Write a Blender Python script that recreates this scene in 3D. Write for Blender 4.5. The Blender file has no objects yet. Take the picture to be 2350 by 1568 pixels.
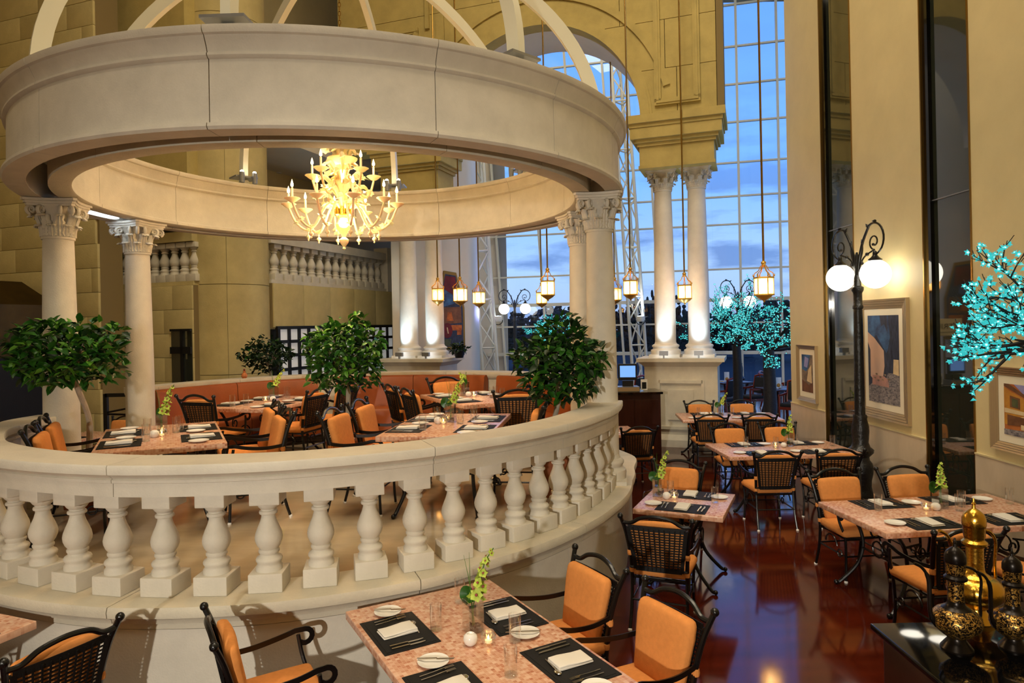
import bpy, bmesh, math, random
from mathutils import Vector, Matrix
PI = math.pi
S = bpy.context.scene
C = S.collection
rnd = random.Random(7)

# ------------------------------------------------------------------ camera
F, HZ, RO, CZ = 1560.0, 746.0, -0.02, 2.5      # focal (px), horizon row, roll, eye height
cam = bpy.data.cameras.new('camera'); cam_o = bpy.data.objects.new('camera', cam); C.objects.link(cam_o)
cam.sensor_fit = 'HORIZONTAL'; cam.sensor_width = 36.0; cam.lens = F / 2350 * 36
cam.shift_y = -38.0 / 2350; cam.shift_x = 0.76 / 2350
cam.clip_start = 0.05; cam.clip_end = 600
cam_o.location = (0, 0, CZ); cam_o.rotation_euler = (PI / 2, -RO, 0)
S.camera = cam_o
_c, _s = math.cos(RO), math.sin(RO)
def ray(u, v):
    x, y = u - 1175, v - 784
    return (_c * x + _s * y) / F, -((-_s * x + _c * y) - (HZ - 784)) / F
def P(u, v, z):
    a, b = ray(u, v); Y = (z - CZ) / b
    return Vector((a * Y, Y, z))
def PY(u, v, Y):
    a, b = ray(u, v)
    return Vector((a * Y, Y, CZ + b * Y))

# ------------------------------------------------------------------ colour / view
vs = S.view_settings
vs.view_transform = 'Standard'; vs.look = 'None'; vs.gamma = 1.0; vs.exposure = 0.0
vs.use_curve_mapping = False
def lin(c):
    if isinstance(c, str):
        c = [int(c[i:i + 2], 16) for i in (0, 2, 4)]
    if max(c) > 1.001: c = [v / 255 for v in c]
    return tuple((v / 12.92 if v <= .04045 else ((v + .055) / 1.055) ** 2.4) for v in c[:3]) + (1.0,)

# ------------------------------------------------------------------ world: dusk sky with clouds
W = bpy.data.worlds.new('dusk_sky'); S.world = W; W.use_nodes = True
nt = W.node_tree; nt.nodes.clear()
def N(t, ty, **kw):
    n = t.nodes.new(ty)
    for k, v in kw.items(): setattr(n, k, v)
    return n
tc = N(nt, 'ShaderNodeTexCoord'); sx = N(nt, 'ShaderNodeSeparateXYZ')
nt.links.new(tc.outputs['Generated'], sx.inputs[0])
rp = N(nt, 'ShaderNodeValToRGB'); cr = rp.color_ramp
cr.elements[0].position = 0.0; cr.elements[0].color = lin((150, 170, 200))
cr.elements[1].position = 0.5; cr.elements[1].color = lin((84, 140, 235))
e = cr.elements.new(0.08); e.color = lin((150, 182, 222))
e = cr.elements.new(0.2); e.color = lin((112, 165, 238))
nt.links.new(sx.outputs['Z'], rp.inputs[0])
mp = N(nt, 'ShaderNodeMapping'); mp.inputs['Scale'].default_value = (2.2, 2.2, 9.0)
nt.links.new(tc.outputs['Generated'], mp.inputs[0])
nz = N(nt, 'ShaderNodeTexNoise'); nz.inputs['Scale'].default_value = 2.6; nz.inputs['Detail'].default_value = 7; nz.inputs['Roughness'].default_value = .55
nt.links.new(mp.outputs[0], nz.inputs['Vector'])
r2 = N(nt, 'ShaderNodeValToRGB'); r2.color_ramp.elements[0].position = .47; r2.color_ramp.elements[1].position = .60
r2.color_ramp.elements[1].color = (.75, .75, .75, 1)
nt.links.new(nz.outputs['Fac'], r2.inputs[0])
mx = N(nt, 'ShaderNodeMixRGB'); mx.inputs[2].default_value = lin((78, 112, 170))
fade = N(nt, 'ShaderNodeMapRange'); fade.inputs[1].default_value = .14; fade.inputs[2].default_value = .34; fade.inputs[3].default_value = 1.0; fade.inputs[4].default_value = .12
nt.links.new(sx.outputs['Z'], fade.inputs[0])
cm = N(nt, 'ShaderNodeMath', operation='MULTIPLY'); nt.links.new(r2.outputs[0], cm.inputs[0]); nt.links.new(fade.outputs[0], cm.inputs[1])
nt.links.new(cm.outputs[0], mx.inputs[0]); nt.links.new(rp.outputs[0], mx.inputs[1])
bg = N(nt, 'ShaderNodeBackground'); bg.inputs['Strength'].default_value = 1.75
nt.links.new(mx.outputs[0], bg.inputs[0])
wo = N(nt, 'ShaderNodeOutputWorld'); nt.links.new(bg.outputs[0], wo.inputs[0])

# ------------------------------------------------------------------ lights: key strobe left of the camera, unseen fill lights added overhead
def look(o, target):
    o.rotation_euler = (Vector(target) - o.location).to_track_quat('-Z', 'Y').to_euler()
def spot(name, loc, target, watt, size=60, blend=.4, rad=.12, col=(1, .84, .62)):
    l = bpy.data.lights.new(name, 'SPOT'); l.energy = watt; l.spot_size = math.radians(size); l.spot_blend = blend
    l.shadow_soft_size = rad; l.color = col
    o = bpy.data.objects.new(name, l); C.objects.link(o); o.location = loc; look(o, target); return o
def area(name, loc, target, watt, size, col=(1, .85, .62)):
    l = bpy.data.lights.new(name, 'AREA'); l.energy = watt; l.size = size; l.color = col
    o = bpy.data.objects.new(name, l); C.objects.link(o); o.location = loc; look(o, target); return o
def point(name, loc, watt, rad=.05, col=(1, .78, .5)):
    l = bpy.data.lights.new(name, 'POINT'); l.energy = watt; l.shadow_soft_size = rad; l.color = col
    o = bpy.data.objects.new(name, l); C.objects.link(o); o.location = loc; return o
spot('key_spotlight', (-2.3, -5.2, 3.05), (0.8, 7.0, -.6), 2050, 76, 1.0, .10, (1, .93, .81))
area('overhead_fill', (-1.5, 5.5, 15.3), (-1.5, 5.5, 0), 620, 4.0)  # unseen area lights added overhead for warm ambient fill
area('overhead_fill', (2.5, 2.0, 15.3), (2.5, 2.0, 0), 420, 3.0)
area('overhead_fill', (-4.0, -4.0, 15.3), (-4.0, -4.0, 0), 420, 3.0)
area('wall_fill', (1.2, 8.6, 15.2), (5.0, 8.6, 4.0), 330, 1.6)  # unseen light added to brighten the right wall
area('overhead_fill', (2.0, 19.0, 15.3), (2.0, 19.0, 0), 480, 4.0)

# ------------------------------------------------------------------ materials
M = {}
def mat(key, col, rough=.6, metal=0.0, var=0.0, scale=8.0, bump=0.0, bscale=40.0, spec=.5, emit=None, estr=0.0,
        col2=None, trans=0.0, ior=1.45, coat=0.0, stretch=None, sss=0.0):
    m = bpy.data.materials.new(key); m.use_nodes = True; t = m.node_tree
    b = t.nodes['Principled BSDF']
    b.inputs['Base Color'].default_value = lin(col); b.inputs['Roughness'].default_value = rough
    b.inputs['Metallic'].default_value = metal; b.inputs['Specular IOR Level'].default_value = spec
    b.inputs['IOR'].default_value = ior; b.inputs['Transmission Weight'].default_value = trans
    b.inputs['Coat Weight'].default_value = coat; b.inputs['Coat Roughness'].default_value = .05
    if sss: b.inputs['Subsurface Weight'].default_value = sss
    if emit is not None:
        b.inputs['Emission Color'].default_value = lin(emit); b.inputs['Emission Strength'].default_value = estr
    if var or bump or col2:
        tcn = N(t, 'ShaderNodeTexCoord'); src = tcn.outputs['Object']
        if stretch:
            mpn = N(t, 'ShaderNodeMapping'); mpn.inputs['Scale'].default_value = stretch
            t.links.new(src, mpn.inputs[0]); src = mpn.outputs[0]
        if var or col2:
            n1 = N(t, 'ShaderNodeTexNoise'); n1.inputs['Scale'].default_value = scale; n1.inputs['Detail'].default_value = 6
            n1.inputs['Roughness'].default_value = .62
            t.links.new(src, n1.inputs['Vector'])
            r = N(t, 'ShaderNodeValToRGB'); L = lin(col)
            if col2: A, B = lin(col), lin(col2)
            else:
                A = tuple(max(0, v * (1 - var)) for v in L[:3]) + (1,); B = tuple(min(1, v * (1 + var)) for v in L[:3]) + (1,)
            r.color_ramp.elements[0].position = .3; r.color_ramp.elements[1].position = .7
            r.color_ramp.elements[0].color = A; r.color_ramp.elements[1].color = B
            t.links.new(n1.outputs['Fac'], r.inputs[0]); t.links.new(r.outputs[0], b.inputs['Base Color'])
        if bump:
            n2 = N(t, 'ShaderNodeTexNoise'); n2.inputs['Scale'].default_value = bscale; n2.inputs['Detail'].default_value = 4
            t.links.new(src, n2.inputs['Vector'])
            bn = N(t, 'ShaderNodeBump'); bn.inputs['Strength'].default_value = bump; bn.inputs['Distance'].default_value = .01
            t.links.new(n2.outputs['Fac'], bn.inputs['Height']); t.links.new(bn.outputs[0], b.inputs['Normal'])
    M[key] = m
    return m
def thin_glass(key, tint=(1, 1, 1), refl=.9, rough=.0, ior=1.5, density=0.0):
    m = bpy.data.materials.new(key); m.use_nodes = True; t = m.node_tree; t.nodes.clear()
    tr = N(t, 'ShaderNodeBsdfTransparent'); tr.inputs[0].default_value = tuple(tint) + (1,)
    gl = N(t, 'ShaderNodeBsdfGlossy'); gl.inputs['Roughness'].default_value = rough
    gl.inputs[0].default_value = (refl, refl, refl, 1)
    fr = N(t, 'ShaderNodeFresnel'); fr.inputs['IOR'].default_value = ior
    mxs = N(t, 'ShaderNodeMixShader'); out = N(t, 'ShaderNodeOutputMaterial')
    t.links.new(fr.outputs[0], mxs.inputs[0]); t.links.new(tr.outputs[0], mxs.inputs[1]); t.links.new(gl.outputs[0], mxs.inputs[2])
    t.links.new(mxs.outputs[0], out.inputs[0]); M[key] = m; return m

mat('stone', (204, 197, 178), .62, var=.10, scale=3.5, bump=.25, bscale=60, spec=.3)
mat('stone_white', (212, 206, 192), .6, var=.08, scale=4, bump=.2, bscale=70, spec=.3)
mat('stone_wall', (192, 176, 122), .75, var=.13, scale=2.2, bump=.3, bscale=50, spec=.2)
mat('stone_joint', (128, 110, 70), .9)
mat('stone_gold', (184, 165, 102), .75, var=.12, scale=2.4, bump=.25, bscale=50, spec=.2)
mat('plaster', (212, 197, 150), .42, var=.06, scale=1.6, bump=.06, bscale=20, spec=.4)
mat('plaster_white', (222, 212, 190), .6, var=.04, scale=1.5)
mat('wainscot', (206, 190, 164), .35, var=.12, scale=2.5, spec=.4, stretch=(1, 1, .4))
mat('marble_floor', (182, 164, 134), .07, var=.14, scale=2.6, spec=.55, stretch=(.6, 1.8, 1))
mat('ceiling_paint', (196, 178, 138), .8)
mat('black_metal', (10, 10, 11), .28, spec=.6, var=.2, bump=.08, bscale=90)
mat('cast_iron', (13, 13, 14), .34, spec=.6, bump=.9, bscale=26)
mat('weave', (14, 11, 10), .55, spec=.4, bump=.3, bscale=160)
mat('cushion', (220, 144, 78), .85, var=.07, scale=30, bump=.25, bscale=300, spec=.15)
mat('leather', (142, 70, 28), .42, var=.12, scale=4, bump=.12, bscale=60, spec=.4)
mat('leather_base', (40, 24, 16), .5)
mat('white_steel', (226, 222, 200), .35, spec=.5)
mat('grey_steel', (150, 152, 156), .35, metal=.7)
mat('brass', (150, 116, 56), .25, metal=.9)
mat('gold', (214, 166, 66), .22, metal=1.0, bump=.15, bscale=80)
mat('lantern_gold', (206, 160, 70), .35, metal=.55)
mat('dark_ewer', (26, 20, 16), .3, metal=.6)
mat('cutlery', (205, 200, 190), .16, metal=1.0)
mat('linen', (226, 220, 210), .85, bump=.15, bscale=180, spec=.1)
mat('porcelain', (236, 232, 224), .18, spec=.5)
mat('mat_black', (18, 17, 17), .6, bump=.2, bscale=250, spec=.3)
mat('leaf', (40, 92, 24), .38, var=.45, scale=7, spec=.5)
mat('leaf_light', (84, 138, 40), .38, var=.3, scale=7, spec=.5)
mat('leaf_dark', (26, 52, 22), .45, var=.3, scale=7)
mat('orchid', (186, 206, 82), .55, var=.12, scale=40, sss=.1)
mat('orchid_heart', (150, 70, 70), .6)
mat('stem_green', (74, 120, 38), .5)
mat('bark', (176, 164, 146), .8, var=.25, scale=14, bump=.5, bscale=40, stretch=(1, 1, .4))
mat('bark_dark', (28, 22, 19), .6, var=.3, scale=12, bump=.6, bscale=30)
mat('terracotta', (140, 76, 36), .6, var=.12, scale=6)
mat('pebble', (222, 214, 202), .5, var=.1, scale=20)
mat('dark_wood', (52, 22, 14), .3, var=.3, scale=3, spec=.5, stretch=(6, 1, .6), coat=.2)
mat('red_wood', (120, 40, 20), .28, var=.25, scale=4, spec=.5, stretch=(4, 1, 1))
mat('black_gloss', (6, 6, 7), .06, spec=.6)
mat('black_paint', (14, 13, 13), .5)
mat('dark_cloth', (30, 28, 30), .8)
mat('frost', (214, 216, 214), .5, emit=(214, 216, 214), estr=.25)  # faint glow put into the white panes, no lamp behind them
mat('screen', (40, 60, 90), .2, emit=(120, 170, 240), estr=1.2)
mat('paper', (232, 230, 224), .7)
mat('frame_silver', (186, 164, 128), .38, metal=.55, bump=.12, bscale=60, stretch=(1, 1, .1))
mat('frame_gold', (150, 112, 44), .38, metal=.6, bump=.5, bscale=90)
mat('mount', (236, 228, 204), .7)
mat('brass_panel', (66, 50, 18), .3, metal=.7, var=.3, scale=2)
mat('outdoor_dark', (16, 20, 26), .9, var=.4, scale=.6)
mat('outdoor_tree', (14, 22, 20), .9, var=.5, scale=3)
mat('flame', (255, 214, 140), .5, emit=(255, 206, 130), estr=26.0)
mat('candle', (250, 236, 200), .6, emit=(255, 206, 130), estr=.6)
mat('globe', (255, 250, 236), .3, emit=(255, 248, 230), estr=5.5)
mat('lantern_bulb', (255, 226, 160), .4, emit=(255, 206, 128), estr=22.0)
mat('led', (24, 110, 110), .3, emit=(52, 186, 188), estr=.95)
mat('led_core', (160, 240, 236), .3, emit=(170, 250, 246), estr=1.5)
mat('uplight', (255, 255, 255), .4, emit=(214, 232, 255), estr=12.0)
mat('spot_lens', (255, 255, 255), .4, emit=(255, 240, 214), estr=20.0)
mat('tealight', (255, 214, 150), .5, emit=(255, 196, 110), estr=14.0)
mat('murano', (250, 232, 190), .3, spec=.6, trans=.15, ior=1.15, sss=.3)
def rim_glass(key, tint, lo, hi, power=2.5, rough=.02):      # clear glass: faint face, brighter rim
    m = thin_glass(key, tint, 1.0, rough); t = m.node_tree
    lw = N(t, 'ShaderNodeLayerWeight'); lw.inputs['Blend'].default_value = .5
    pw = N(t, 'ShaderNodeMath', operation='POWER'); pw.inputs[1].default_value = power
    mr = N(t, 'ShaderNodeMapRange'); mr.inputs[3].default_value = lo; mr.inputs[4].default_value = hi
    t.links.new(lw.outputs['Facing'], pw.inputs[0]); t.links.new(pw.outputs[0], mr.inputs[0])
    mxs = [n for n in t.nodes if n.type == 'MIX_SHADER'][0]; t.links.new(mr.outputs[0], mxs.inputs[0])
rim_glass('glass', (.97, .98, .98), .12, .9, 2.0)
rim_glass('glass_water', (.93, .95, .93), .04, .3)
thin_glass('pane', (.93, .95, .98), .9, .0, 1.42)
def lantern_glass():
    m = bpy.data.materials.new('lantern_glass'); m.use_nodes = True; t = m.node_tree; t.nodes.clear()
    tr = N(t, 'ShaderNodeBsdfTransparent'); tr.inputs[0].default_value = (1, .96, .88, 1)
    tl = N(t, 'ShaderNodeBsdfTranslucent'); tl.inputs[0].default_value = (1, .9, .7, 1)
    a = N(t, 'ShaderNodeMixShader'); a.inputs[0].default_value = .5; out = N(t, 'ShaderNodeOutputMaterial')
    t.links.new(tr.outputs[0], a.inputs[1]); t.links.new(tl.outputs[0], a.inputs[2]); t.links.new(a.outputs[0], out.inputs[0]); M['lantern_glass'] = m
lantern_glass()
mat('mirror_glass', (40, 44, 35), .03, spec=.8, ior=1.9)

def mosaic(key):
    m = bpy.data.materials.new(key); m.use_nodes = True; t = m.node_tree; b = t.nodes['Principled BSDF']
    tcn = N(t, 'ShaderNodeTexCoord'); mpn = N(t, 'ShaderNodeMapping'); mpn.inputs['Scale'].default_value = (50, 50, 50)
    t.links.new(tcn.outputs['Object'], mpn.inputs[0])
    fl = N(t, 'ShaderNodeVectorMath', operation='FLOOR'); t.links.new(mpn.outputs[0], fl.inputs[0])
    wn = N(t, 'ShaderNodeTexWhiteNoise'); t.links.new(fl.outputs[0], wn.inputs['Vector'])
    r = N(t, 'ShaderNodeValToRGB'); el = r.color_ramp.elements
    el[0].position = 0; el[0].color = lin((176, 112, 84)); el[1].position = 1; el[1].color = lin((224, 186, 160))
    for p, c in ((.08, (190, 126, 96)), (.3, (204, 150, 120)), (.7, (212, 164, 136))):
        x = el.new(p); x.color = lin(c)
    t.links.new(wn.outputs['Value'], r.inputs[0])
    fr = N(t, 'ShaderNodeVectorMath', operation='FRACTION'); t.links.new(mpn.outputs[0], fr.inputs[0])
    sp = N(t, 'ShaderNodeSeparateXYZ'); t.links.new(fr.outputs[0], sp.inputs[0])
    mnx = N(t, 'ShaderNodeMath', operation='MINIMUM'); t.links.new(sp.outputs[0], mnx.inputs[0]); t.links.new(sp.outputs[1], mnx.inputs[1])
    mn2 = N(t, 'ShaderNodeMath', operation='MINIMUM'); t.links.new(mnx.outputs[0], mn2.inputs[0]); t.links.new(sp.outputs[2], mn2.inputs[1])
    lt = N(t, 'ShaderNodeMath', operation='LESS_THAN'); t.links.new(mn2.outputs[0], lt.inputs[0]); lt.inputs[1].default_value = .10
    ml = N(t, 'ShaderNodeMath', operation='MULTIPLY'); t.links.new(lt.outputs[0], ml.inputs[0]); ml.inputs[1].default_value = .45
    mx_ = N(t, 'ShaderNodeMixRGB'); t.links.new(ml.outputs[0], mx_.inputs[0]); t.links.new(r.outputs[0], mx_.inputs[1]); mx_.inputs[2].default_value = lin((232, 196, 168))
    t.links.new(mx_.outputs[0], b.inputs['Base Color']); b.inputs['Roughness'].default_value = .26
    M[key] = m
mosaic('mosaic')
def red_floor():
    m = bpy.data.materials.new('red_floor'); m.use_nodes = True; t = m.node_tree; b = t.nodes['Principled BSDF']
    tcn = N(t, 'ShaderNodeTexCoord'); mpn = N(t, 'ShaderNodeMapping'); mpn.inputs['Scale'].default_value = (.8, 4, 1)
    t.links.new(tcn.outputs['Object'], mpn.inputs[0])
    n1 = N(t, 'ShaderNodeTexNoise'); n1.inputs['Scale'].default_value = 1.6; n1.inputs['Detail'].default_value = 8
    t.links.new(mpn.outputs[0], n1.inputs['Vector'])
    r = N(t, 'ShaderNodeValToRGB'); r.color_ramp.elements[0].position = .3; r.color_ramp.elements[1].position = .75
    r.color_ramp.elements[0].color = lin((60, 17, 8)); r.color_ramp.elements[1].color = lin((84, 27, 11))
    t.links.new(n1.outputs['Fac'], r.inputs[0]); t.links.new(r.outputs[0], b.inputs['Base Color'])
    n2 = N(t, 'ShaderNodeTexNoise'); n2.inputs['Scale'].default_value = 3.0
    t.links.new(tcn.outputs['Object'], n2.inputs['Vector'])
    mr = N(t, 'ShaderNodeMapRange'); mr.inputs[3].default_value = .05; mr.inputs[4].default_value = .13
    t.links.new(n2.outputs['Fac'], mr.inputs[0]); t.links.new(mr.outputs[0], b.inputs['Roughness'])
    b.inputs['Specular IOR Level'].default_value = .5
    M['red_floor'] = m
red_floor()
def patterned(key, dark, gold, sc=60.0):
    m = mat(key, dark, .34, metal=.75); t = m.node_tree; b = t.nodes['Principled BSDF']
    tcn = N(t, 'ShaderNodeTexCoord'); v = N(t, 'ShaderNodeTexNoise'); v.inputs['Scale'].default_value = sc; v.inputs['Distortion'].default_value = 2.5
    t.links.new(tcn.outputs['Object'], v.inputs['Vector'])
    r = N(t, 'ShaderNodeValToRGB'); r.color_ramp.elements[0].position = .5; r.color_ramp.elements[1].position = .56
    r.color_ramp.elements[0].color = lin(dark); r.color_ramp.elements[1].color = lin(gold)
    t.links.new(v.outputs['Fac'], r.inputs[0]); t.links.new(r.outputs[0], b.inputs['Base Color'])
patterned('ewer_pattern', (24, 18, 15), (190, 146, 70))

# ------------------------------------------------------------------ mesh building
class MB:
    def __init__(self, T=None): self.v = []; self.f = []; self.T = T; self.mi = []; self.cur = 0
    def add(self, vs, fs):
        o = len(self.v)
        if self.T is not None: vs = [self.T @ Vector(p) for p in vs]
        self.v += [tuple(p) for p in vs]; self.f += [tuple(i + o for i in q) for q in fs]; self.mi += [self.cur] * len(fs)
        return self
    def box(self, c, s, rz=0.0, R=None):
        x, y, z = s[0] / 2, s[1] / 2, s[2] / 2
        R = R or Matrix.Rotation(rz, 3, 'Z'); c = Vector(c)
        vs = [c + R @ Vector(p) for p in ((-x, -y, -z), (x, -y, -z), (x, y, -z), (-x, y, -z), (-x, -y, z), (x, -y, z), (x, y, z), (-x, y, z))]
        return self.add(vs, [(3, 2, 1, 0), (4, 5, 6, 7), (0, 1, 5, 4), (1, 2, 6, 5), (2, 3, 7, 6), (3, 0, 4, 7)])
    def taper(self, c, s0, s1, h):   # box tapering upward from z=c.z
        x, y = s0[0] / 2, s0[1] / 2; a, b = s1[0] / 2, s1[1] / 2; cx, cy, cz = c
        vs = [(cx - x, cy - y, cz), (cx + x, cy - y, cz), (cx + x, cy + y, cz), (cx - x, cy + y, cz),
              (cx - a, cy - b, cz + h), (cx + a, cy - b, cz + h), (cx + a, cy + b, cz + h), (cx - a, cy + b, cz + h)]
        return self.add(vs, [(3, 2, 1, 0), (4, 5, 6, 7), (0, 1, 5, 4), (1, 2, 6, 5), (2, 3, 7, 6), (3, 0, 4, 7)])
    def sweep(self, pts, sec, r=None, closed=False, up=None):
        pts = [Vector(p) for p in pts]; n = len(pts); k = len(sec); vs = []; fs = []; prev = None
        for i, p in enumerate(pts):
            if closed: t = pts[(i + 1) % n] - pts[i - 1]
            else: t = pts[min(i + 1, n - 1)] - pts[max(i - 1, 0)]
            t = t.normalized() if t.length > 1e-9 else Vector((0, 0, 1))
            if up is not None: a = Vector(up).cross(t)
            elif prev is None: a = (Vector((0, 0, 1)) if abs(t.z) < .9 else Vector((1, 0, 0))).cross(t)
            else: a = prev - t * prev.dot(t)
            if a.length < 1e-6: a = t.orthogonal()
            a.normalize(); b = t.cross(a); prev = a
            q = 1.0 if r is None else (r[i] if hasattr(r, '__len__') else r)
            vs += [p + a * (x * q) + b * (y * q) for x, y in sec]
        m = n if closed else n - 1
        for i in range(m):
            for j in range(k):
                a0, a1 = i * k + j, i * k + (j + 1) % k; b0, b1 = ((i + 1) % n) * k + j, ((i + 1) % n) * k + (j + 1) % k
                fs.append((a0, a1, b1, b0))
        if not closed: fs += [tuple(range(k - 1, -1, -1)), tuple((n - 1) * k + j for j in range(k))]
        return self.add(vs, fs)
    def tube(self, pts, r, n=8, closed=False):
        return self.sweep(pts, [(math.cos(2 * PI * j / n), math.sin(2 * PI * j / n)) for j in range(n)], r, closed)
    def strap(self, pts, w, t, up=(0, 1, 0)):
        return self.sweep(pts, [(-w / 2, -t / 2), (w / 2, -t / 2), (w / 2, t / 2), (-w / 2, t / 2)], None, False, up)
    def lathe(self, prof, n=20, c=(0, 0, 0), sq=False):
        vs = []; fs = []; k = len(prof); cx, cy, cz = c
        for j in range(n):
            a = 2 * PI * (j + (.5 if sq else 0)) / n
            vs += [(cx + r * math.cos(a), cy + r * math.sin(a), cz + z) for r, z in prof]
        for j in range(n):
            o, q = j * k, ((j + 1) % n) * k
            for i in range(k - 1): fs.append((o + i, q + i, q + i + 1, o + i + 1))
        if prof[0][0] > 1e-6: fs.append(tuple(j * k for j in range(n - 1, -1, -1)))
        if prof[-1][0] > 1e-6: fs.append(tuple(j * k + k - 1 for j in range(n)))
        return self.add(vs, fs)
    def arc(self, prof, a0, a1, n, c=(0, 0)):     # closed (r,z) profile turned from a0 to a1 about c, capped
        vs = []; fs = []; k = len(prof)
        for j in range(n + 1):
            a = a0 + (a1 - a0) * j / n
            vs += [(c[0] + r * math.cos(a), c[1] + r * math.sin(a), z) for r, z in prof]
        for j in range(n):
            for i in range(k):
                i2 = (i + 1) % k
                fs.append((j * k + i, (j + 1) * k + i, (j + 1) * k + i2, j * k + i2))
        fs += [tuple(range(k)), tuple(n * k + i for i in range(k - 1, -1, -1))]
        return self.add(vs, fs)
    def prism(self, poly, z0, z1):
        k = len(poly); vs = [(x, y, z0) for x, y in poly] + [(x, y, z1) for x, y in poly]
        fs = [tuple(range(k - 1, -1, -1)), tuple(range(k, 2 * k))] + [(i, (i + 1) % k, k + (i + 1) % k, k + i) for i in range(k)]
        return self.add(vs, fs)
    def sphere(self, c, r, n=12, m=8):
        r = (r, r, r) if not hasattr(r, '__len__') else r; vs = []; fs = []
        for i in range(1, m):
            t = PI * i / m
            vs += [(c[0] + r[0] * math.sin(t) * math.cos(2 * PI * j / n), c[1] + r[1] * math.sin(t) * math.sin(2 * PI * j / n), c[2] + r[2] * math.cos(t)) for j in range(n)]
        vs += [(c[0], c[1], c[2] + r[2]), (c[0], c[1], c[2] - r[2])]; tp = len(vs) - 2
        for i in range(m - 2):
            for j in range(n): fs.append((i * n + j, (i + 1) * n + j, (i + 1) * n + (j + 1) % n, i * n + (j + 1) % n))
        for j in range(n): fs += [(tp, j, (j + 1) % n), (tp + 1, (m - 2) * n + (j + 1) % n, (m - 2) * n + j)]
        return self.add(vs, fs)
    def rbox(self, c, s, r, n=4, fn=None):       # rounded box; fn warps each point
        hx, hy, hz = s[0] / 2, s[1] / 2, s[2] / 2; r = min(r, hx, hy, hz); c = Vector(c)
        idx = {}; vs = []; fs = []
        def pt(p):
            q = Vector((max(-hx + r, min(hx - r, p[0])), max(-hy + r, min(hy - r, p[1])), max(-hz + r, min(hz - r, p[2]))))
            d = Vector(p) - q
            if d.length > 1e-9: d = d.normalized() * r
            w = q + d
            if fn: w = Vector(fn(w))
            k = tuple(round(x, 5) for x in w)
            if k not in idx: idx[k] = len(vs); vs.append(c + w)
            return idx[k]
        def g(h): # grid coordinates with extra density at the round
            return [-h, -h + r * .3, -h + r] + [(-h + r) + (2 * h - 2 * r) * i / n for i in range(1, n)] + [h - r, h - r * .3, h]
        gx, gy, gz = g(hx), g(hy), g(hz)
        for (A, B, f) in ((gx, gy, lambda a, b, sgn: (a, b, sgn * hz)), (gx, gz, lambda a, b, sgn: (a, -sgn * hy, b)), (gy, gz, lambda a, b, sgn: (sgn * hx, a, b))):
            for sgn in (1, -1):
                for i in range(len(A) - 1):
                    for j in range(len(B) - 1):
                        q = [pt(f(A[i], B[j], sgn)), pt(f(A[i + 1], B[j], sgn)), pt(f(A[i + 1], B[j + 1], sgn)), pt(f(A[i], B[j + 1], sgn))]
                        q = [q[t] for t in range(4) if q[t] != q[t - 1]]
                        if len(q) >= 3: fs.append(tuple(q if sgn > 0 else q[::-1]))
        return self.add(vs, fs)
    def mesh(self, name, mats, smooth=35):
        me = bpy.data.meshes.new(name); me.from_pydata(self.v, [], self.f)
        for m in (mats if isinstance(mats, (list, tuple)) else [mats]): me.materials.append(M[m])
        if any(self.mi): me.polygons.foreach_set('material_index', self.mi)
        if smooth:
            me.polygons.foreach_set('use_smooth', [True] * len(me.polygons))
            me.update(); me.set_sharp_from_angle(angle=math.radians(smooth))
        me.update(); return me
def fixn(me):
    bm = bmesh.new(); bm.from_mesh(me); bmesh.ops.recalc_face_normals(bm, faces=bm.faces); bm.to_mesh(me); bm.free(); return me

# ------------------------------------------------------------------ objects
def link(name, data, parent=None, loc=(0, 0, 0), rz=0.0, label=None, cat=None, group=None, kind=None, scale=None, rot=None):
    o = bpy.data.objects.new(name, data); C.objects.link(o)
    o.location = loc; o.rotation_euler = rot if rot is not None else (0, 0, rz)
    if scale is not None: o.scale = scale if hasattr(scale, '__len__') else (scale,) * 3
    if parent is not None: o.parent = parent
    if label: o['label'] = label
    if cat: o['category'] = cat
    if group: o['group'] = group
    if kind: o['kind'] = kind
    return o
def thing(name, label, cat, loc=(0, 0, 0), rz=0.0, group=None, scale=None):
    return link(name, None, None, loc, rz, label, cat, group, None, scale)
def part(parent, name, mb, m, smooth=35, **kw):
    return link(name, fixn(mb.mesh(name, m, smooth)), parent, **kw)
def struct(name, mb, m, smooth=None, **kw):
    return link(name, fixn(mb.mesh(name, m, smooth)), None, kind='structure', **kw)
class Proto:                      # a kind of thing built once; each placing links its own objects that share the meshes
    def __init__(self): self.parts = []
    def add(self, name, mb, m, smooth=35, of=None, loc=(0, 0, 0), rot=(0, 0, 0), label=None, me=None, kind=None):
        self.parts.append((name, me or fixn(mb.mesh(name, m, smooth)), of, loc, rot, label, kind)); return len(self.parts) - 1
    def place(self, name, label, cat, loc, rz=0.0, group=None, scale=None):
        root = thing(name, label, cat, loc, rz, group, scale); made = []
        for nm, me, of, l, r, lb, kd in self.parts:
            made.append(link(nm, me, root if of is None else made[of], l, 0, lb, kind=kd, rot=r))
        return root
def arcpts(c, r, a0, a1, n, ax='xz'):
    out = []
    for i in range(n + 1):
        a = a0 + (a1 - a0) * i / n; x, y = r * math.cos(a), r * math.sin(a)
        out.append({'xz': (c[0] + x, c[1], c[2] + y), 'xy': (c[0] + x, c[1] + y, c[2]), 'yz': (c[0], c[1] + x, c[2] + y)}[ax])
    return out
def smooth_path(pts, n=5):
    pts = [Vector(p) for p in pts]; out = []
    for i in range(len(pts) - 1):
        p0 = pts[max(i - 1, 0)]; p1 = pts[i]; p2 = pts[i + 1]; p3 = pts[min(i + 2, len(pts) - 1)]
        for k in range(n):
            t = k / n
            out.append(.5 * ((2 * p1) + (p2 - p0) * t + (2 * p0 - 5 * p1 + 4 * p2 - p3) * t * t + (3 * p1 - p0 - 3 * p2 + p3) * t ** 3))
    out.append(pts[-1]); return out

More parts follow.
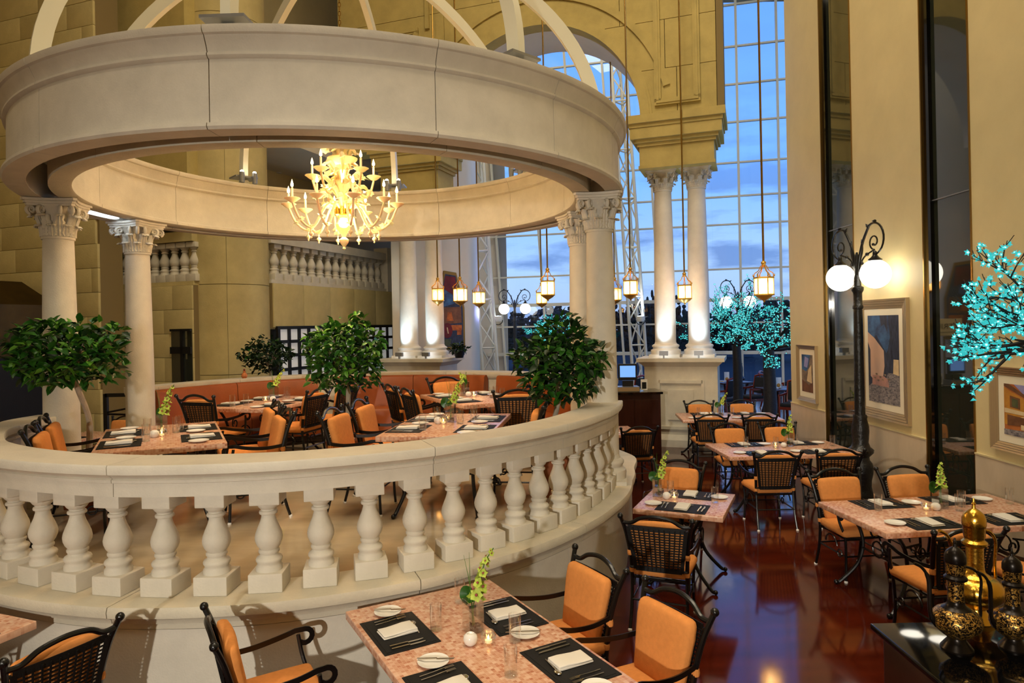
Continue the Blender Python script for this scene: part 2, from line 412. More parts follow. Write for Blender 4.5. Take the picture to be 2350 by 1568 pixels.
# ================================================================== THE SETTING
CR = Vector((-1.876, 7.735, 0))          # centre of the round pavilion
ZP = .80                                 # floor level of the raised platform
ZRING = 3.87                             # underside of the ring beam
_ctl = [(-190, 3.25), (-180, 3.0), (-170, 2.9), (-158, 3.1), (-144, 3.3), (-130, 3.37), (-116, 3.37), (-100, 3.37), (-84, 3.3), (-70, 3.19),
        (-56, 3.04), (-44, 2.96), (-29, 2.9), (-9, 2.9), (0, 2.98), (15, 3.22), (40, 3.28), (90, 3.3), (140, 3.28), (165, 3.25), (180, 3.0), (190, 2.9)]
def rfun(deg):
    while deg > 185: deg -= 360
    while deg < -185: deg += 360
    for (a, ra), (b, rb) in zip(_ctl, _ctl[1:]):
        if a <= deg <= b:
            t = (deg - a) / (b - a); t = t * t * (3 - 2 * t) if abs(ra - rb) > .12 else t
            return ra + (rb - ra) * t
    return 3.0
def plan(deg, off=0.0, z=0.0):
    r = rfun(deg) + off; a = math.radians(deg)
    return Vector((CR.x + r * math.cos(a), CR.y + r * math.sin(a), z))
def ovalarc(mb, prof, d0, d1, n):        # closed profile (offset, z) run along the oval plan
    k = len(prof); vs = []; fs = []
    for j in range(n + 1):
        d = d0 + (d1 - d0) * j / n
        vs += [plan(d, o, z) for o, z in prof]
    for j in range(n):
        for i in range(k):
            i2 = (i + 1) % k
            fs.append((j * k + i, (j + 1) * k + i, (j + 1) * k + i2, j * k + i2))
    fs += [tuple(range(k)), tuple(n * k + i for i in range(k - 1, -1, -1))]
    return mb.add(vs, fs)

# floors and ceiling
struct('floor', MB().box((-1.5, 7, -.1), (31, 40.5, .2)), 'red_floor')
m = MB(); m.prism([tuple(plan(d, -.05)[:2]) for d in range(-180, 180, 4)], ZP - .1, ZP)
struct('platform_floor', m, 'marble_floor', label='polished beige marble floor of the raised round platform')
struct('ceiling', MB().box((-1.5, 7.5, 15.75), (31, 41, .3)), 'ceiling_paint')
struct('wall_back', MB().box((-1.5, -12.6, 7.8), (31, .4, 15.6)), 'plaster')
struct('wall_side', MB().box((-16.2, 7, 7.8), (.4, 39.5, 15.6)), 'plaster')
struct('outdoor_ground', MB().box((0, 90, -.45), (260, 125, .3)), 'outdoor_dark')

# right wall: plaster bays between tall strips of dark glass with brass edges
def wx(Y): return 5.06
bays = [(11.0, 12.35), (8.33, 10.0), (-12.4, 7.44)]
strips = [(10.0, 11.0), (7.44, 8.33)]
for i, (y0, y1) in enumerate(bays):
    xm = (wx(y0) + wx(y1)) / 2
    st = struct('wall_right', MB().box((xm + .20, (y0 + y1) / 2, 7.8), (.40, y1 - y0, 15.6)), 'plaster', label=['cream plaster bay of the right wall farthest along, with small picture', 'cream plaster bay behind the big lamp post and tall picture', 'cream plaster bay nearest the camera on the right'][i])
    w = MB().box((xm - .008, (y0 + y1) / 2, .5), (.02, y1 - y0 - .004, .985))
    part(st, 'wainscot', w, 'wainscot', None)
    part(st, 'wainscot_cap', MB().box((xm - .012, (y0 + y1) / 2, .998), (.03, y1 - y0 - .004, .016)), 'plaster', None)
for i, (y0, y1) in enumerate(strips):
    xm = (wx(y0) + wx(y1)) / 2
    st = struct('window_%d' % (i + 1), MB().box((xm + .075, (y0 + y1) / 2, 7.8), (.02, y1 - y0, 15.6)), 'mirror_glass',
                label='tall strip of dark reflecting glass in the right wall')
    for nm, yy in (('brass_trim', y0 + .012), ('brass_trim', y1 - .012)):
        part(st, nm, MB().box((xm + .025, yy, 7.8), (.07, .022, 15.58)), 'brass', None)
    part(st, 'dark_jamb', MB().box((xm + .045, y1 - .075, 7.8), (.05, .10, 15.56)), 'black_gloss', None)
    part(st, 'transom', MB().box((xm + .06, (y0 + y1) / 2, 3.9 + i * .0), (.03, y1 - y0 - .1, .012)), 'grey_steel', None)

# ---- left stone wall of coursed blocks
LW0 = Vector((-7.95, 13.1, 0)); LWd = Vector((-.944, .33, 0)).normalized()     # runs left and away
lw_rz = math.atan2(LWd.y, LWd.x)
def wall_frame(o, d):                    # local x along d, local y = into the wall, z up
    d = d.normalized(); nrm = Vector((d.y, -d.x, 0))
    if nrm.y < 0: nrm = -nrm
    return Matrix(((d.x, nrm.x, 0, o.x), (d.y, nrm.y, 0, o.y), (0, 0, 1, o.z), (0, 0, 0, 1)))
def block_wall(name, T, L, z0, z1, ch, bl, m, label, skip=None, proud=.05):
    wl = struct(name, MB(T).box((L / 2, .25 + proud, (z0 + z1) / 2), (L, .5, z1 - z0)), 'stone_joint', label=label)
    nz_ = int(round((z1 - z0) / ch)); g = .0035; meshes = {}
    for r in range(nz_):
        za, zb = z0 + r * ch, z0 + (r + 1) * ch
        x = -bl * (.5 if r % 2 else 0.0) - (r % 3) * .13
        while x < L:
            a, b = max(0, x), min(L, x + bl); x += bl
            if b - a < .08 or (skip and skip(a, b, za, zb)): continue
            w = round(b - a, 3)
            if w not in meshes:
                q = MB(); q.rbox((0, 0, 0), (w - 2 * g, .1, ch - 2 * g), .004, 1); meshes[w] = fixn(q.mesh('block', m, 40))
            off = rnd.uniform(-.0015, .0015)
            o = link('block', meshes[w], wl); o.matrix_local = T @ Matrix.Translation(((a + b) / 2, proud - .0 + off, (za + zb) / 2))
    return wl
TL = wall_frame(LW0 + LWd * 7.2, -LWd)
block_wall('wall_left', TL, 7.2, 0, 15.04, .47, 1.3, 'stone_wall', 'coursed golden stone wall filling the left background')

# ---- recessed balcony bay between the stone wall and the big round pier
axv = Vector((.35, .937, 0)).normalized(); axu = Vector((.937, -.35, 0)).normalized()
B0 = LW0 + Vector((.02, .55, 0)) + axv * .5
TB = wall_frame(B0, axu)
struct('wall_balcony', MB(TB).box((-1.2, 1.9, 7.8), (5.2, .2, 15.6)), 'stone_gold', label='plain stone wall at the back of the small balcony')
lo = struct('wall_balcony_front', MB(TB).box((.1, .25, 1.72), (2.6, .3, 3.44)), 'stone_joint', label='stone wall below the small balcony beside the round pier')
for r in range(7):
    q = MB(); q.rbox((0, 0, 0), (1.06, .06, .483), .004, 1); o = part(lo, 'block', q, 'stone_wall', 40); o.matrix_local = TB @ Matrix.Translation((-.665, .09, .25 + r * .49))
    for k in range(2):
        q = MB(); q.rbox((0, 0, 0), ((.765 if r % 2 else (1.0 if k == 0 else .53)) - .007, .06, .483), .004, 1)
        o = part(lo, 'block', q, 'stone_wall', 40); o.matrix_local = TB @ Matrix.Translation(((-.13 + .3825 + k * .765) if r % 2 else (-.13 + .5 if k == 0 else -.13 + 1.265), .09, .25 + r * .49))
struct('wall_balcony_top', MB(TB).box((.1, .95, 10.1), (2.7, 2.0, 10.2)), 'stone_gold', label='stone wall above the small balcony')
struct('trim_1', MB(TB).box((.1, .0, 4.92), (2.7, .5, .16)), 'stone_gold', label='moulded stone edge over the balcony balusters')

# balusters
BAL = [(.055, 0), (.10, .0), (.10, .03), (.088, .045), (.088, .06), (.098, .075), (.10, .09), (.092, .105), (.074, .115), (.068, .13), (.078, .145), (.078, .16), (.068, .17),
       (.088, .20), (.101, .235), (.104, .265), (.098, .30), (.082, .345), (.064, .39), (.053, .43), (.052, .45), (.066, .456), (.07, .468), (.066, .48), (.055, .485),
       (.055, .495), (.07, .51), (.082, .53), (.086, .545), (.05, .545)]
def baluster_mesh(scale, base=.12, cap=.085, m='stone_white', name='baluster', tot=.64):
    q = MB(); h = tot - base - cap; k = h / .545
    q.rbox((0, 0, base / 2), (.215, .215, base), .006, 1)
    q.lathe([(r * .84, base + z * k) for r, z in BAL], 24)
    q.rbox((0, 0, tot - cap / 2), (.19, .19, cap), .006, 1)
    if scale != 1: q.v = [tuple(c * scale for c in p) for p in q.v]
    return fixn(q.mesh(name, m, 40))
bal_bg = baluster_mesh(1.25, name='baluster_bg', m='stone')
bb = thing('balcony_balustrade', 'small stone balcony balustrade between stone wall and round pier', 'balustrade', TB @ Vector((.2, .25, 3.44)))
bb.rotation_euler = (0, 0, math.atan2(axu.y, axu.x))
part(bb, 'plinth', MB().box((0, 0, .04), (2.4, .3, .08)), 'stone_wall', None)
part(bb, 'rail', MB().box((0, 0, .99), (2.4, .34, .2)), 'stone_wall', None)
for i in range(9): link('baluster', bal_bg, bb, (-1.05 + i * .27, 0, .08))

# big round pier
PC = PY(526, 700, 14.6)
pr = struct('round_pier', MB().lathe([(.80, 0), (.80, 15.6)], 48, (PC.x, PC.y, 0)), 'stone_joint', 60, label='massive round stone pier left of centre rising out of the picture')
for r in range(8):
    for k in range(4):
        a0 = k * PI / 2 + .35; z0 = -.25 + r * 1.85
        q = MB(); q.arc([(.75, max(0, z0) + .006), (.822, max(0, z0) + .006), (.822, z0 + 1.844), (.75, z0 + 1.844)], a0 + .004, a0 + PI / 2 - .004, 12, (PC.x, PC.y))
        part(pr, 'drum_stone', q, 'stone_wall', 40)

# stair side wall running back to the right of the pier, with sloping-looking balustrade
SD0 = Vector((PC.x + .87, PC.y + .2, 0)); TS = wall_frame(SD0, axv)
def sdp(x, y, z): return TS @ Vector((x, y, z))
SL = 5.2
st = struct('wall_stair', MB(TS).box((SL / 2, .22, 3.03), (SL, .4, .98)), 'stone_joint', label='smooth stone wall under the stair balustrade right of the pier')
for k in range(5):
    q = MB(); q.rbox((0, 0, 0), (SL / 5 - .012, .04, .97), .008, 1)
    o = part(st, 'slab', q, 'stone_wall', 40); o.matrix_local = TS @ Matrix.Translation((SL / 10 + k * SL / 5, -.0, 3.03))
b2 = thing('stair_balustrade', 'receding stone balustrade above smooth wall right of the pier', 'balustrade', sdp(SL / 2, .2, 3.52))
b2.rotation_euler = (0, 0, math.atan2(axv.y, axv.x))
part(b2, 'plinth', MB().box((0, 0, .04), (SL, .34, .08)), 'stone', None)
part(b2, 'rail', MB().box((0, 0, .98), (SL, .36, .2)), 'stone', None)
part(b2, 'end_post', MB().box((SL / 2 - .2, 0, .62), (.4, .44, 1.24)), 'stone', None)
for i in range(14): link('baluster', bal_bg, b2, (-SL / 2 + .3 + i * .33, 0, .08))
struct('wall_stair_back', MB(TS).box((SL / 2 + 3.5, 2.4, 7.8), (SL + 6.5, .3, 15.6)), 'plaster', label='cream wall far behind the stair balustrade')
struct('stair_soffit', MB(TS).box((SL / 2, 1.3, 6.9), (SL + 2, 2.4, .3)), 'plaster_white', label='pale grey soffit over the stair with recessed lights')

# dark glazed doors below the stair wall
dr = link('door_1', None, kind='structure', label='black framed glazed screen with white panes under the stair wall')
q = MB(TS)
for i in range(15): q.box((.1 + i * .35, -.04, 1.26), (.07, .07, 2.52))
for j in range(9): q.box((2.6, -.04, .06 + j * .31), (5.1, .07, .07))
part(dr, 'door_frame', q, 'black_paint', None)
pm = MB(); pm.box((0, 0, 0), (.28, .02, .24)); pmm = fixn(pm.mesh('pane_white', 'frost', None))
for i in range(14):
    for j in range(8):
        o = link('pane', pmm, dr); o.matrix_local = TS @ Matrix.Translation((.275 + i * .35, -.02, .215 + j * .31))
struct('wall_stair_low', MB(TS).box((SL / 2, .15, 1.26), (SL, .2, 2.5)), 'black_paint', label='dark wall behind the glazed screen')
wd = link('window_5', None, kind='structure', label='dark window with black bars between stone wall and pier')
TV = TB @ Matrix.Translation((1.12, .03, 0))
part(wd, 'dark_glass', MB(TV).box((0, .02, 1.5), (.54, .02, 2.1)), 'mirror_glass', None)
part(wd, 'window_bar', MB(TV).box((.03, -.01, 1.5), (.06, .04, 2.1)), 'black_paint', None); part(wd, 'window_bar', MB(TV).box((0, -.01, 2.12), (.54, .04, .14)), 'black_paint', None); part(wd, 'window_bar', MB(TV).box((0, -.01, 2.53), (.54, .04, .05)), 'black_paint', None)

# ---- arch wall on paired columns
A0 = Vector((-2.15, 16.0, 0)); B1 = Vector((3.5, 14.0, 0)); ad = (B1 - A0).normalized(); span = (B1 - A0).length
mid = (A0 + B1) / 2; TA = wall_frame(mid, ad); RA = span / 2 - .69; ZS = 6.66
arch = link('wall_arch', None, kind='structure', label='golden stone wall with a great round arch above the paired columns')
xm_l, xm_r, zt = -span / 2 - 1.9, span / 2 + .80, 15.6
ch = .99; zz = ZS
while zz < zt - .05:
    z1 = min(zt, zz + ch); g = .006
    for sgn, xe in ((-1, -xm_l), (1, xm_r)):
        hs = [zz + g + (z1 - zz - 2 * g) * i / 8 for i in range(9)]
        inner = [(math.sqrt(max(0, RA * RA - (h - ZS) ** 2)) if h - ZS < RA else 0.0, h) for h in hs]
        x_in = max(p[0] for p in inner)
        cuts = [xe]; 
        if xe - x_in > 1.4: cuts = [x_in + .72 + (.2 if sgn < 0 else 0), xe]
        left = inner
        for c in cuts:
            poly = left + [(c - g, hs[-1]), (c - g, hs[0])]
            q = MB(TA); k = len(poly)
            vs_ = [(sgn * x, -.3, z) for x, z in poly] + [(sgn * x, .3, z) for x, z in poly]
            q.add(vs_, [tuple(range(k)), tuple(range(2 * k - 1, k - 1, -1))] + [(i, (i + 1) % k, k + (i + 1) % k, k + i) for i in range(k)])
            part(arch, 'block', q, 'stone_gold', None)
            left = [(c + g, hs[0]), (c + g, hs[-1])]
    zz = z1
def archband(r0, r1, y0, y1, a0=0, a1=PI, n=40):
    q = MB(TA); prof = [(r0, y0), (r1, y0), (r1, y1), (r0, y1)]; vs_ = []; fs_ = []
    for j in range(n + 1):
        a = a0 + (a1 - a0) * j / n
        vs_ += [(r * math.cos(a), y, ZS + r * math.sin(a)) for r, y in prof]
    for j in range(n):
        for i in range(4): fs_.append((j * 4 + i, (j + 1) * 4 + i, (j + 1) * 4 + (i + 1) % 4, j * 4 + (i + 1) % 4))
    fs_ += [(0, 1, 2, 3), (n * 4 + 3, n * 4 + 2, n * 4 + 1, n * 4)]
    return q.add(vs_, fs_)
part(arch, 'arch_moulding', archband(RA - .02, RA + .17, -.36, .32), 'stone_gold', 40)
part(arch, 'arch_moulding', archband(RA + .17, RA + .22, -.34, -.28), 'stone_gold', 40)
part(arch, 'arch_moulding', archband(RA + .52, RA + .66, -.34, -.28, .22, PI - .22), 'stone_gold', 40)
part(arch, 'arch_soffit', archband(RA - .03, RA, .0, 1.2), 'plaster_white', 40)
def frame_mould(x0, x1, z0, z1, w=.13):
    q = MB(TA)
    for (cx, cz, sx_, sz_) in (((x0 + x1) / 2, z0, x1 - x0 + w, w), ((x0 + x1) / 2, z1, x1 - x0 + w, w), (x0, (z0 + z1) / 2, w, z1 - z0), (x1, (z0 + z1) / 2, w, z1 - z0)):
        q.box((cx, -.33, cz), (sx_, .06, sz_)); q.box((cx, -.355, cz), (max(.04, sx_ - .07) if sx_ > sz_ else .05, .05, .05 if sx_ > sz_ else max(.04, sz_ - .07)))
    return q
part(arch, 'panel_moulding', frame_mould(span / 2 - .35, span / 2 + .42, ZS + .3, 14.8), 'stone_gold', None)
part(arch, 'panel_moulding', frame_mould(-span / 2 - .75, -span / 2 + .2, ZS + .3, 9.3), 'stone_gold', None)
q = MB(TA); q.box((span / 2 - .74, -.33, 12.2), (.1, .06, 5.6)); part(arch, 'panel_moulding', q, 'stone_gold', None)
q = MB(TA); q.box((-span / 2 + .5, -.33, 9.9), (.1, .06, 1.2)); part(arch, 'panel_moulding', q, 'stone_gold', None)
q = MB(TA); q.box((span / 2 + .87, .0, 11.1), (.13, .62, 8.9)); part(arch, 'dark_return', q, 'stone_joint', None)
def entablature(x):
    q = MB(TA)
    for z0, z1, w, d in ((5.62, 5.68, 1.50, .9), (5.68, 6.06, 1.46, .86), (6.06, 6.13, 1.54, .94), (6.13, 6.2, 1.64, 1.04), (6.2, 6.42, 1.78, 1.16), (6.42, 6.50, 1.82, 1.2), (6.5, 6.66, 1.92, 1.3)):
        q.box((x, 0, (z0 + z1) / 2), (w, d, z1 - z0 - .002))
    return q
for x, lb in ((span / 2, 'stone entablature block over the right pair of columns'), (-span / 2, 'stone entablature block over the left pair of columns')):
    struct('entablature', entablature(x), 'stone_gold', label=lb)

# ---- curtain window far behind, leaning lattice trusses
W0 = Vector((11.6, 23.4, 0)); wdn = Vector((-.9653, .2612, 0)); TW = wall_frame(W0, wdn); WL = 12.3
win = link('window_3', None, kind='structure', label='tall white-barred window wall showing the dusk sky')
rows = [0, 1.35, 2.42, 3.25, 4.35, 5.95, 6.95, 8.15, 9.6, 10.95, 12.3, 13.8, 15.5]
cols = [0, 1.25, 2.15, 3.5, 4.9, 6.3, 7.7, 9.1, 10.6, WL]
def lean(x, z): return x + (max(0, min(1, (x - 5.2) / 1.5))) * (z - 1.35) * .055
for i in range(len(cols) - 1):
    for j in range(len(rows) - 1):
        c = [(lean(cols[i], rows[j]), rows[j]), (lean(cols[i + 1], rows[j]), rows[j]), (lean(cols[i + 1], rows[j + 1]), rows[j + 1]), (lean(cols[i], rows[j + 1]), rows[j + 1])]
        q = MB(TW); q.add([(x, 0, z) for x, z in c] + [(x, .012, z) for x, z in c], [(0, 1, 2, 3), (7, 6, 5, 4), (0, 4, 5, 1), (1, 5, 6, 2), (2, 6, 7, 3), (3, 7, 4, 0)])
        part(win, 'pane', q, 'pane', None)
for c in cols:
    q = MB(TW); q.sweep([(lean(c, 0), -.03, 0), (lean(c, 15.5), -.03, 15.5)], [(-.04, -.06), (.04, -.06), (.04, .06), (-.04, .06)], up=(0, 1, 0)); part(win, 'mullion', q, 'white_steel', None)
for r in rows[1:-1]:
    t = .06 if r not in (1.35, 3.25) else .12
    q = MB(TW); q.box((WL / 2 + .3, -.03, r), (WL + .8, .1, t)); part(win, 'transom', q, 'white_steel', None)
def truss(x, y, z1, lean_, w, name_label):
    t = thing('lattice_truss', name_label, 'truss', TW @ Vector((x, y, 0)), math.atan2(wdn.y, wdn.x) + PI)
    ch_ = [(-w / 2, -w / 2), (w / 2, -w / 2), (0, w / 2)]
    for a, b in ch_:
        q = MB(); q.tube([(a, b, 0), (a - lean_, b, z1)], .055, 8); part(t, 'chord', q, 'white_steel')
    nseg = int(z1 / .85)
    for k in range(nseg):
        z0_, z1_ = z1 * k / nseg, z1 * (k + 1) / nseg
        for (a, b), (c, d) in ((ch_[0], ch_[1]), (ch_[1], ch_[2]), (ch_[2], ch_[0])):
            q = MB(); s0 = -lean_ * z0_ / z1; s1 = -lean_ * z1_ / z1
            if k % 2: q.tube([(a + s0, b, z0_), (c + s1, d, z1_)], .028, 6)
            else: q.tube([(c + s0, d, z0_), (a + s1, b, z1_)], .028, 6)
            if k % 2 == 0: q.tube([(a + s0, b, z0_), (c + s0, d, z0_)], .028, 6)
            part(t, 'brace', q, 'white_steel')
    return t

# ================================================================== THE ROUND PAVILION
# ---- ring beam in segments
def ringpt(deg, r): a = math.radians(deg); return Vector((CR.x + r * math.cos(a), CR.y + r * math.sin(a), 0))
ring = thing('ring_beam', 'great round white stone ring beam carried on four columns', 'ring beam', (CR.x, CR.y, ZRING))
zr = 0.0
outer = [(2.95, 0), (3.12, 0), (3.135, .02), (3.13, .045), (3.09, .055), (3.085, .49), (3.10, .495), (3.115, .51), (3.115, .525), (3.105, .53), (3.12, .57), (3.145, .62), (3.15, .632), (3.17, .64), (3.18, .665), (3.18, .69), (2.78, .69),
         (2.78, .36), (2.95, .36)]
inner = [(2.62, 0), (2.79, 0), (2.79, .35), (2.77, .35), (2.77, .69), (2.555, .69), (2.555, .665), (2.565, .64), (2.585, .632), (2.60, .57), (2.615, .53), (2.605, .525), (2.605, .51), (2.62, .495), (2.63, .49), (2.63, .055), (2.605, .045), (2.605, .01)]
jo = [-105 + 30 * k for k in range(12)]
joints = [-178, -151, -122.5, -93, -64, -43, -20, 10, 40, 68, 96, 124, 153, 182]
for a, b in zip(joints, joints[1:]):
    q = MB(); q.arc(outer, math.radians(a + .06), math.radians(b - .06), 18); part(ring, 'ring_stone', q, 'stone_white', 40)
    q = MB(); q.arc(inner, math.radians(a + 4.06), math.radians(b + 3.94), 18); part(ring, 'inner_ring_stone', q, 'stone', 40)

# ---- corinthian columns
def leaf_strip(w, h, out, curl):        # acanthus leaf rising and curling outward (+x)
    q = MB(); n = 12; vs_ = []; fs_ = []
    for i in range(n + 1):
        t = i / n
        if t < .72: z = h * t / .72; x = .012 + out * (t / .72) ** 2.0
        else:
            a = (t - .72) / .28 * PI * .9; z = h + curl * .55 * math.sin(a) - curl * .35 * (t - .72) / .28; x = .012 + out + curl * (1 - math.cos(a)) * .6
        lob = 1 + .20 * math.cos(t * 26)
        hw = w / 2 * (1.0 - .30 * t) * lob
        vs_ += [(x - .012, -hw, z), (x + .010, -hw * .6, z), (x - .002, -hw * .3, z), (x + .016, 0, z), (x - .002, hw * .3, z), (x + .010, hw * .6, z), (x - .012, hw, z)]
    for i in range(n):
        for j in range(6): fs_.append((i * 7 + j, i * 7 + j + 1, i * 7 + 8 + j, i * 7 + 7 + j))
    vs2 = [(x - .016, y, z) for x, y, z in vs_]
    return q.add(vs_, fs_).add(vs2, [f[::-1] for f in fs_])
def volute(r):
    q = MB(); pts = []
    for i in range(22):
        t = i / 21; a = -PI * .4 + t * 3.3 * PI; rr = r * (1 - .8 * t); pts.append((rr * math.cos(a), 0, rr * math.sin(a)))
    return q.tube(pts, [.020 * (1 - .4 * i / 21) for i in range(22)], 6)
def column_proto(shaft_h, r0, r1, cap_h, leaves_as_parts, m='stone_white', attic=True):
    p = Proto(); k = r1 / .155
    bz = 0.0
    base = MB()
    base.lathe([(r0 * 1.42, 0), (r0 * 1.42, .035), (r0 * 1.45, .06), (r0 * 1.42, .09), (r0 * 1.28, .1), (r0 * 1.2, .125), (r0 * 1.24, .145), (r0 * 1.3, .16), (r0 * 1.3, .18), (r0 * 1.2, .2), (r0 * 1.08, .21), (r0 * 1.0, .25)], 32)
    base.box((0, 0, -.03), (r0 * 2.9, r0 * 2.9, .06))
    p.add('base', base, m, 40)
    prof = [(r0 + (r1 - r0) * (max(0, (t - .2) / .8) ** 1.4), .25 + (shaft_h - .25) * t) for t in [i / 14 for i in range(15)]]
    prof += [(r1 * 1.08, shaft_h), (r1 * 1.1, shaft_h + .012), (r1 * 1.08, shaft_h + .026), (r1 * .98, shaft_h + .03)]
    p.add('shaft', MB().lathe(prof, 40), m, 40)
    c = MB(); z = shaft_h + .02; H = cap_h
    c.lathe([(r1 * .93, z), (r1 * .95, z + H * .4), (r1 * 1.1, z + H * .65), (r1 * 1.42, z + H * .83)], 32)
    ab = []
    for s4 in range(4):                                       # abacus with hollow sides and cut corners
        a = s4 * PI / 2
        for t in (-1, -.9, -.5, 0, .5, .9, 1):
            d = r1 * 1.75 - (1 - t * t) * r1 * .28; x, y = (d, t * r1 * 1.55)
            ab.append((x * math.cos(a) - y * math.sin(a), x * math.sin(a) + y * math.cos(a)))
    for (z0, z1, sc) in ((.80, .86, .92), (.86, .93, .97), (.93, 1.0, 1.04)):
        c.prism([(x * sc, y * sc) for x, y in ab], z + H * z0, z + H * z1 - .001)
    l1 = leaf_strip(.125 * k, H * .28, .022 * k, .045 * k); l2 = leaf_strip(.125 * k, H * .52, .045 * k, .06 * k); vl = volute(.05 * k)
    def put(q, src, ang, rad, zz, tilt=0):
        T = Matrix.Rotation(ang, 4, 'Z') @ Matrix.Translation((rad, 0, zz))
        o = MB(T); o.add(src.v, src.f); q.add(o.v, o.f)
    specs = [(l1, i * PI / 4, r1 * .95, z + .005, 'acanthus_leaf') for i in range(8)] + [(l2, i * PI / 4 + PI / 8, r1 * .97, z + .01, 'acanthus_leaf') for i in range(8)]
    specs += [(vl, i * PI / 2 + PI / 4, r1 * 1.80, z + H * .70, 'volute') for i in range(4)] + [(vl, i * PI / 2 + PI / 4 + s * .36, r1 * 1.48, z + H * .70, 'volute') for i in range(4) for s in (-1, 1)]
    if leaves_as_parts:
        ci = p.add('capital', c, m, 40); cache = {}
        for src, ang, rad, zz, nm in specs:
            if id(src) not in cache: q = MB(); q.add(src.v, src.f); cache[id(src)] = fixn(q.mesh(nm, m, 60))
            p.add(nm, None, None, of=ci, me=cache[id(src)], loc=(rad * math.cos(ang), rad * math.sin(ang), zz), rot=(0, 0, ang))
    else:
        for src, ang, rad, zz, nm in specs: put(c, src, ang, rad, zz)
        p.add('capital', c, m, 40)
    return p
ring_col = column_proto(ZRING - ZP - .38 - .085, .164, .138, .38, True)
COLS = {}
for key, deg, lb in (('NL', -165.2, 'corinthian column at the left end of the curved balustrade'), ('BL', 165, 'corinthian column behind the left ficus, at the dining platform entrance'),
                     ('NR', -9.5, 'corinthian column at the right end of the curved balustrade'), ('BR', 16, 'corinthian column half hidden behind the right front column')):
    p = ringpt(deg, 2.87); COLS[key] = p
    ring_col.place('corinthian_column', lb, 'column', (p.x, p.y, ZP + .06), math.radians(deg), 'columns under the ring beam')
# paired columns of the arch, on pedestals
pair_col = column_proto(3.38, .215, .176, .40, False)
def pedestal(x, lb, yoff=0):
    T = TA @ Matrix.Translation((x, yoff, 0)); pos = T @ Vector((0, 0, 0)); rz = math.atan2(ad.y, ad.x)
    t = thing('pedestal', lb, 'pedestal', pos, rz, 'stone pedestals of the arch')
    part(t, 'die', MB().box((0, 0, .95), (1.42, .95, 1.5)), 'stone', None)
    part(t, 'foot', MB().taper((0, 0, .0), (1.56, 1.1), (1.56, 1.1), .14).taper((0, 0, .14), (1.56, 1.1), (1.44, .97), .1), 'stone', None)
    part(t, 'cornice', MB().taper((0, 0, 1.6), (1.43, .96), (1.64, 1.16), .1).box((0, 0, 1.735), (1.7, 1.22, .07)), 'stone', None)
    q = MB()
    for (cx, cz, w, h) in ((0, .38, .86, .06), (0, 1.3, .86, .06), (-.43, .84, .06, .98), (.43, .84, .06, .98)): q.box((cx, -.49, cz), (w, .05, h))
    part(t, 'panel_moulding', q, 'stone', None)
    part(t, 'panel', MB().box((0, -.482, .84), (.5, .04, .6)), 'stone', None)
    return T, rz
up_m = None
def uplight(loc, rz, lb):
    t = thing('uplight', lb, 'spotlight', loc, rz, 'small uplights on the pedestals')
    part(t, 'bracket', MB().box((0, 0, .03), (.03, .05, .06)), 'grey_steel', None)
    part(t, 'housing', MB().box((0, 0, .10), (.17, .08, .09)), 'grey_steel', None)
    part(t, 'lens', MB().box((0, .045, .105), (.15, .012, .075)), 'uplight', None)
for x, side in ((span / 2, 'right'), (-span / 2, 'left')):
    T, rz = pedestal(x, 'stone pedestal with raised panel under the %s pair of columns' % side)
    for k, dx in ((0, -.34), (1, .34)):
        pos = T @ Vector((dx, .08, 1.83))
        pair_col.place('corinthian_column', '%s column of the %s pair on the stone pedestal under the arch' % (('left', 'right')[k], side), 'column', pos, rz, 'paired columns under the arch')
        lp = T @ Vector((dx + .02, -.46, 1.77))
        uplight(lp, rz, 'small grey uplight at the foot of the %s column of the %s pair' % (('left', 'right')[k], side))
        q = T @ Vector((dx, -.40, 1.95)); tg = T @ Vector((dx, -.05, 3.6))
        spot('column_uplight', q, tg, 75, 100, .9, .05, (.58, .80, 1))

# ---- platform wall, coping, balustrade
pw = thing('platform_wall', 'curved pale stone wall carrying the round platform', 'wall', (0, 0, 0))
pj = [-184, -150, -128, -103, -72, -43, -16, 12, 40, 70, 100, 130, 155, 176]
for a, b in zip(pj, pj[1:]):
    q = MB(); ovalarc(q, [(-.1, 0), (.20, 0), (.20, .66), (-.1, .66)], a + .05, b - .05, 14); part(pw, 'wall_stone', q, 'stone_white', 40)
    q = MB(); ovalarc(q, [(-.14, .665), (.205, .665), (.205, .70), (.225, .705), (.235, .735), (.25, .745), (.255, .75), (.27, .755), (.275, .79), (.265, .82), (-.14, .82)], a + 3.05, b + 2.95, 14); part(pw, 'coping_stone', q, 'stone', 40)
ZR = 1.67
rl = thing('balustrade', 'curved stone balustrade around the front of the platform', 'balustrade', (0, 0, 0))
rj = [-166.5, -150, -127, -101, -66.5, -42, -24, -8.5]
for a, b in zip(rj, rj[1:]):
    q = MB(); ovalarc(q, [(-.125, ZR - .21), (.125, ZR - .21), (.125, ZR - .125), (.14, ZR - .12), (.142, ZR - .10), (.13, ZR - .095), (.15, ZR - .075), (.17, ZR - .065), (.178, ZR - .06), (.18, ZR - .012), (.172, ZR),
                          (-.172, ZR), (-.18, ZR - .012), (-.178, ZR - .06), (-.17, ZR - .065), (-.15, ZR - .075), (-.13, ZR - .095), (-.142, ZR - .1), (-.14, ZR - .12), (-.125, ZR - .125)], a + .04, b - .04, 16)
    part(rl, 'rail_stone', q, 'stone_white', 40)
bm_ = baluster_mesh(1, tot=ZR - .21 - .82)
for k in range(-12, 15):
    d = -91.1 + 5.66 * k; p = plan(d, 0, .82)
    link('baluster', bm_, rl, p, math.radians(d))

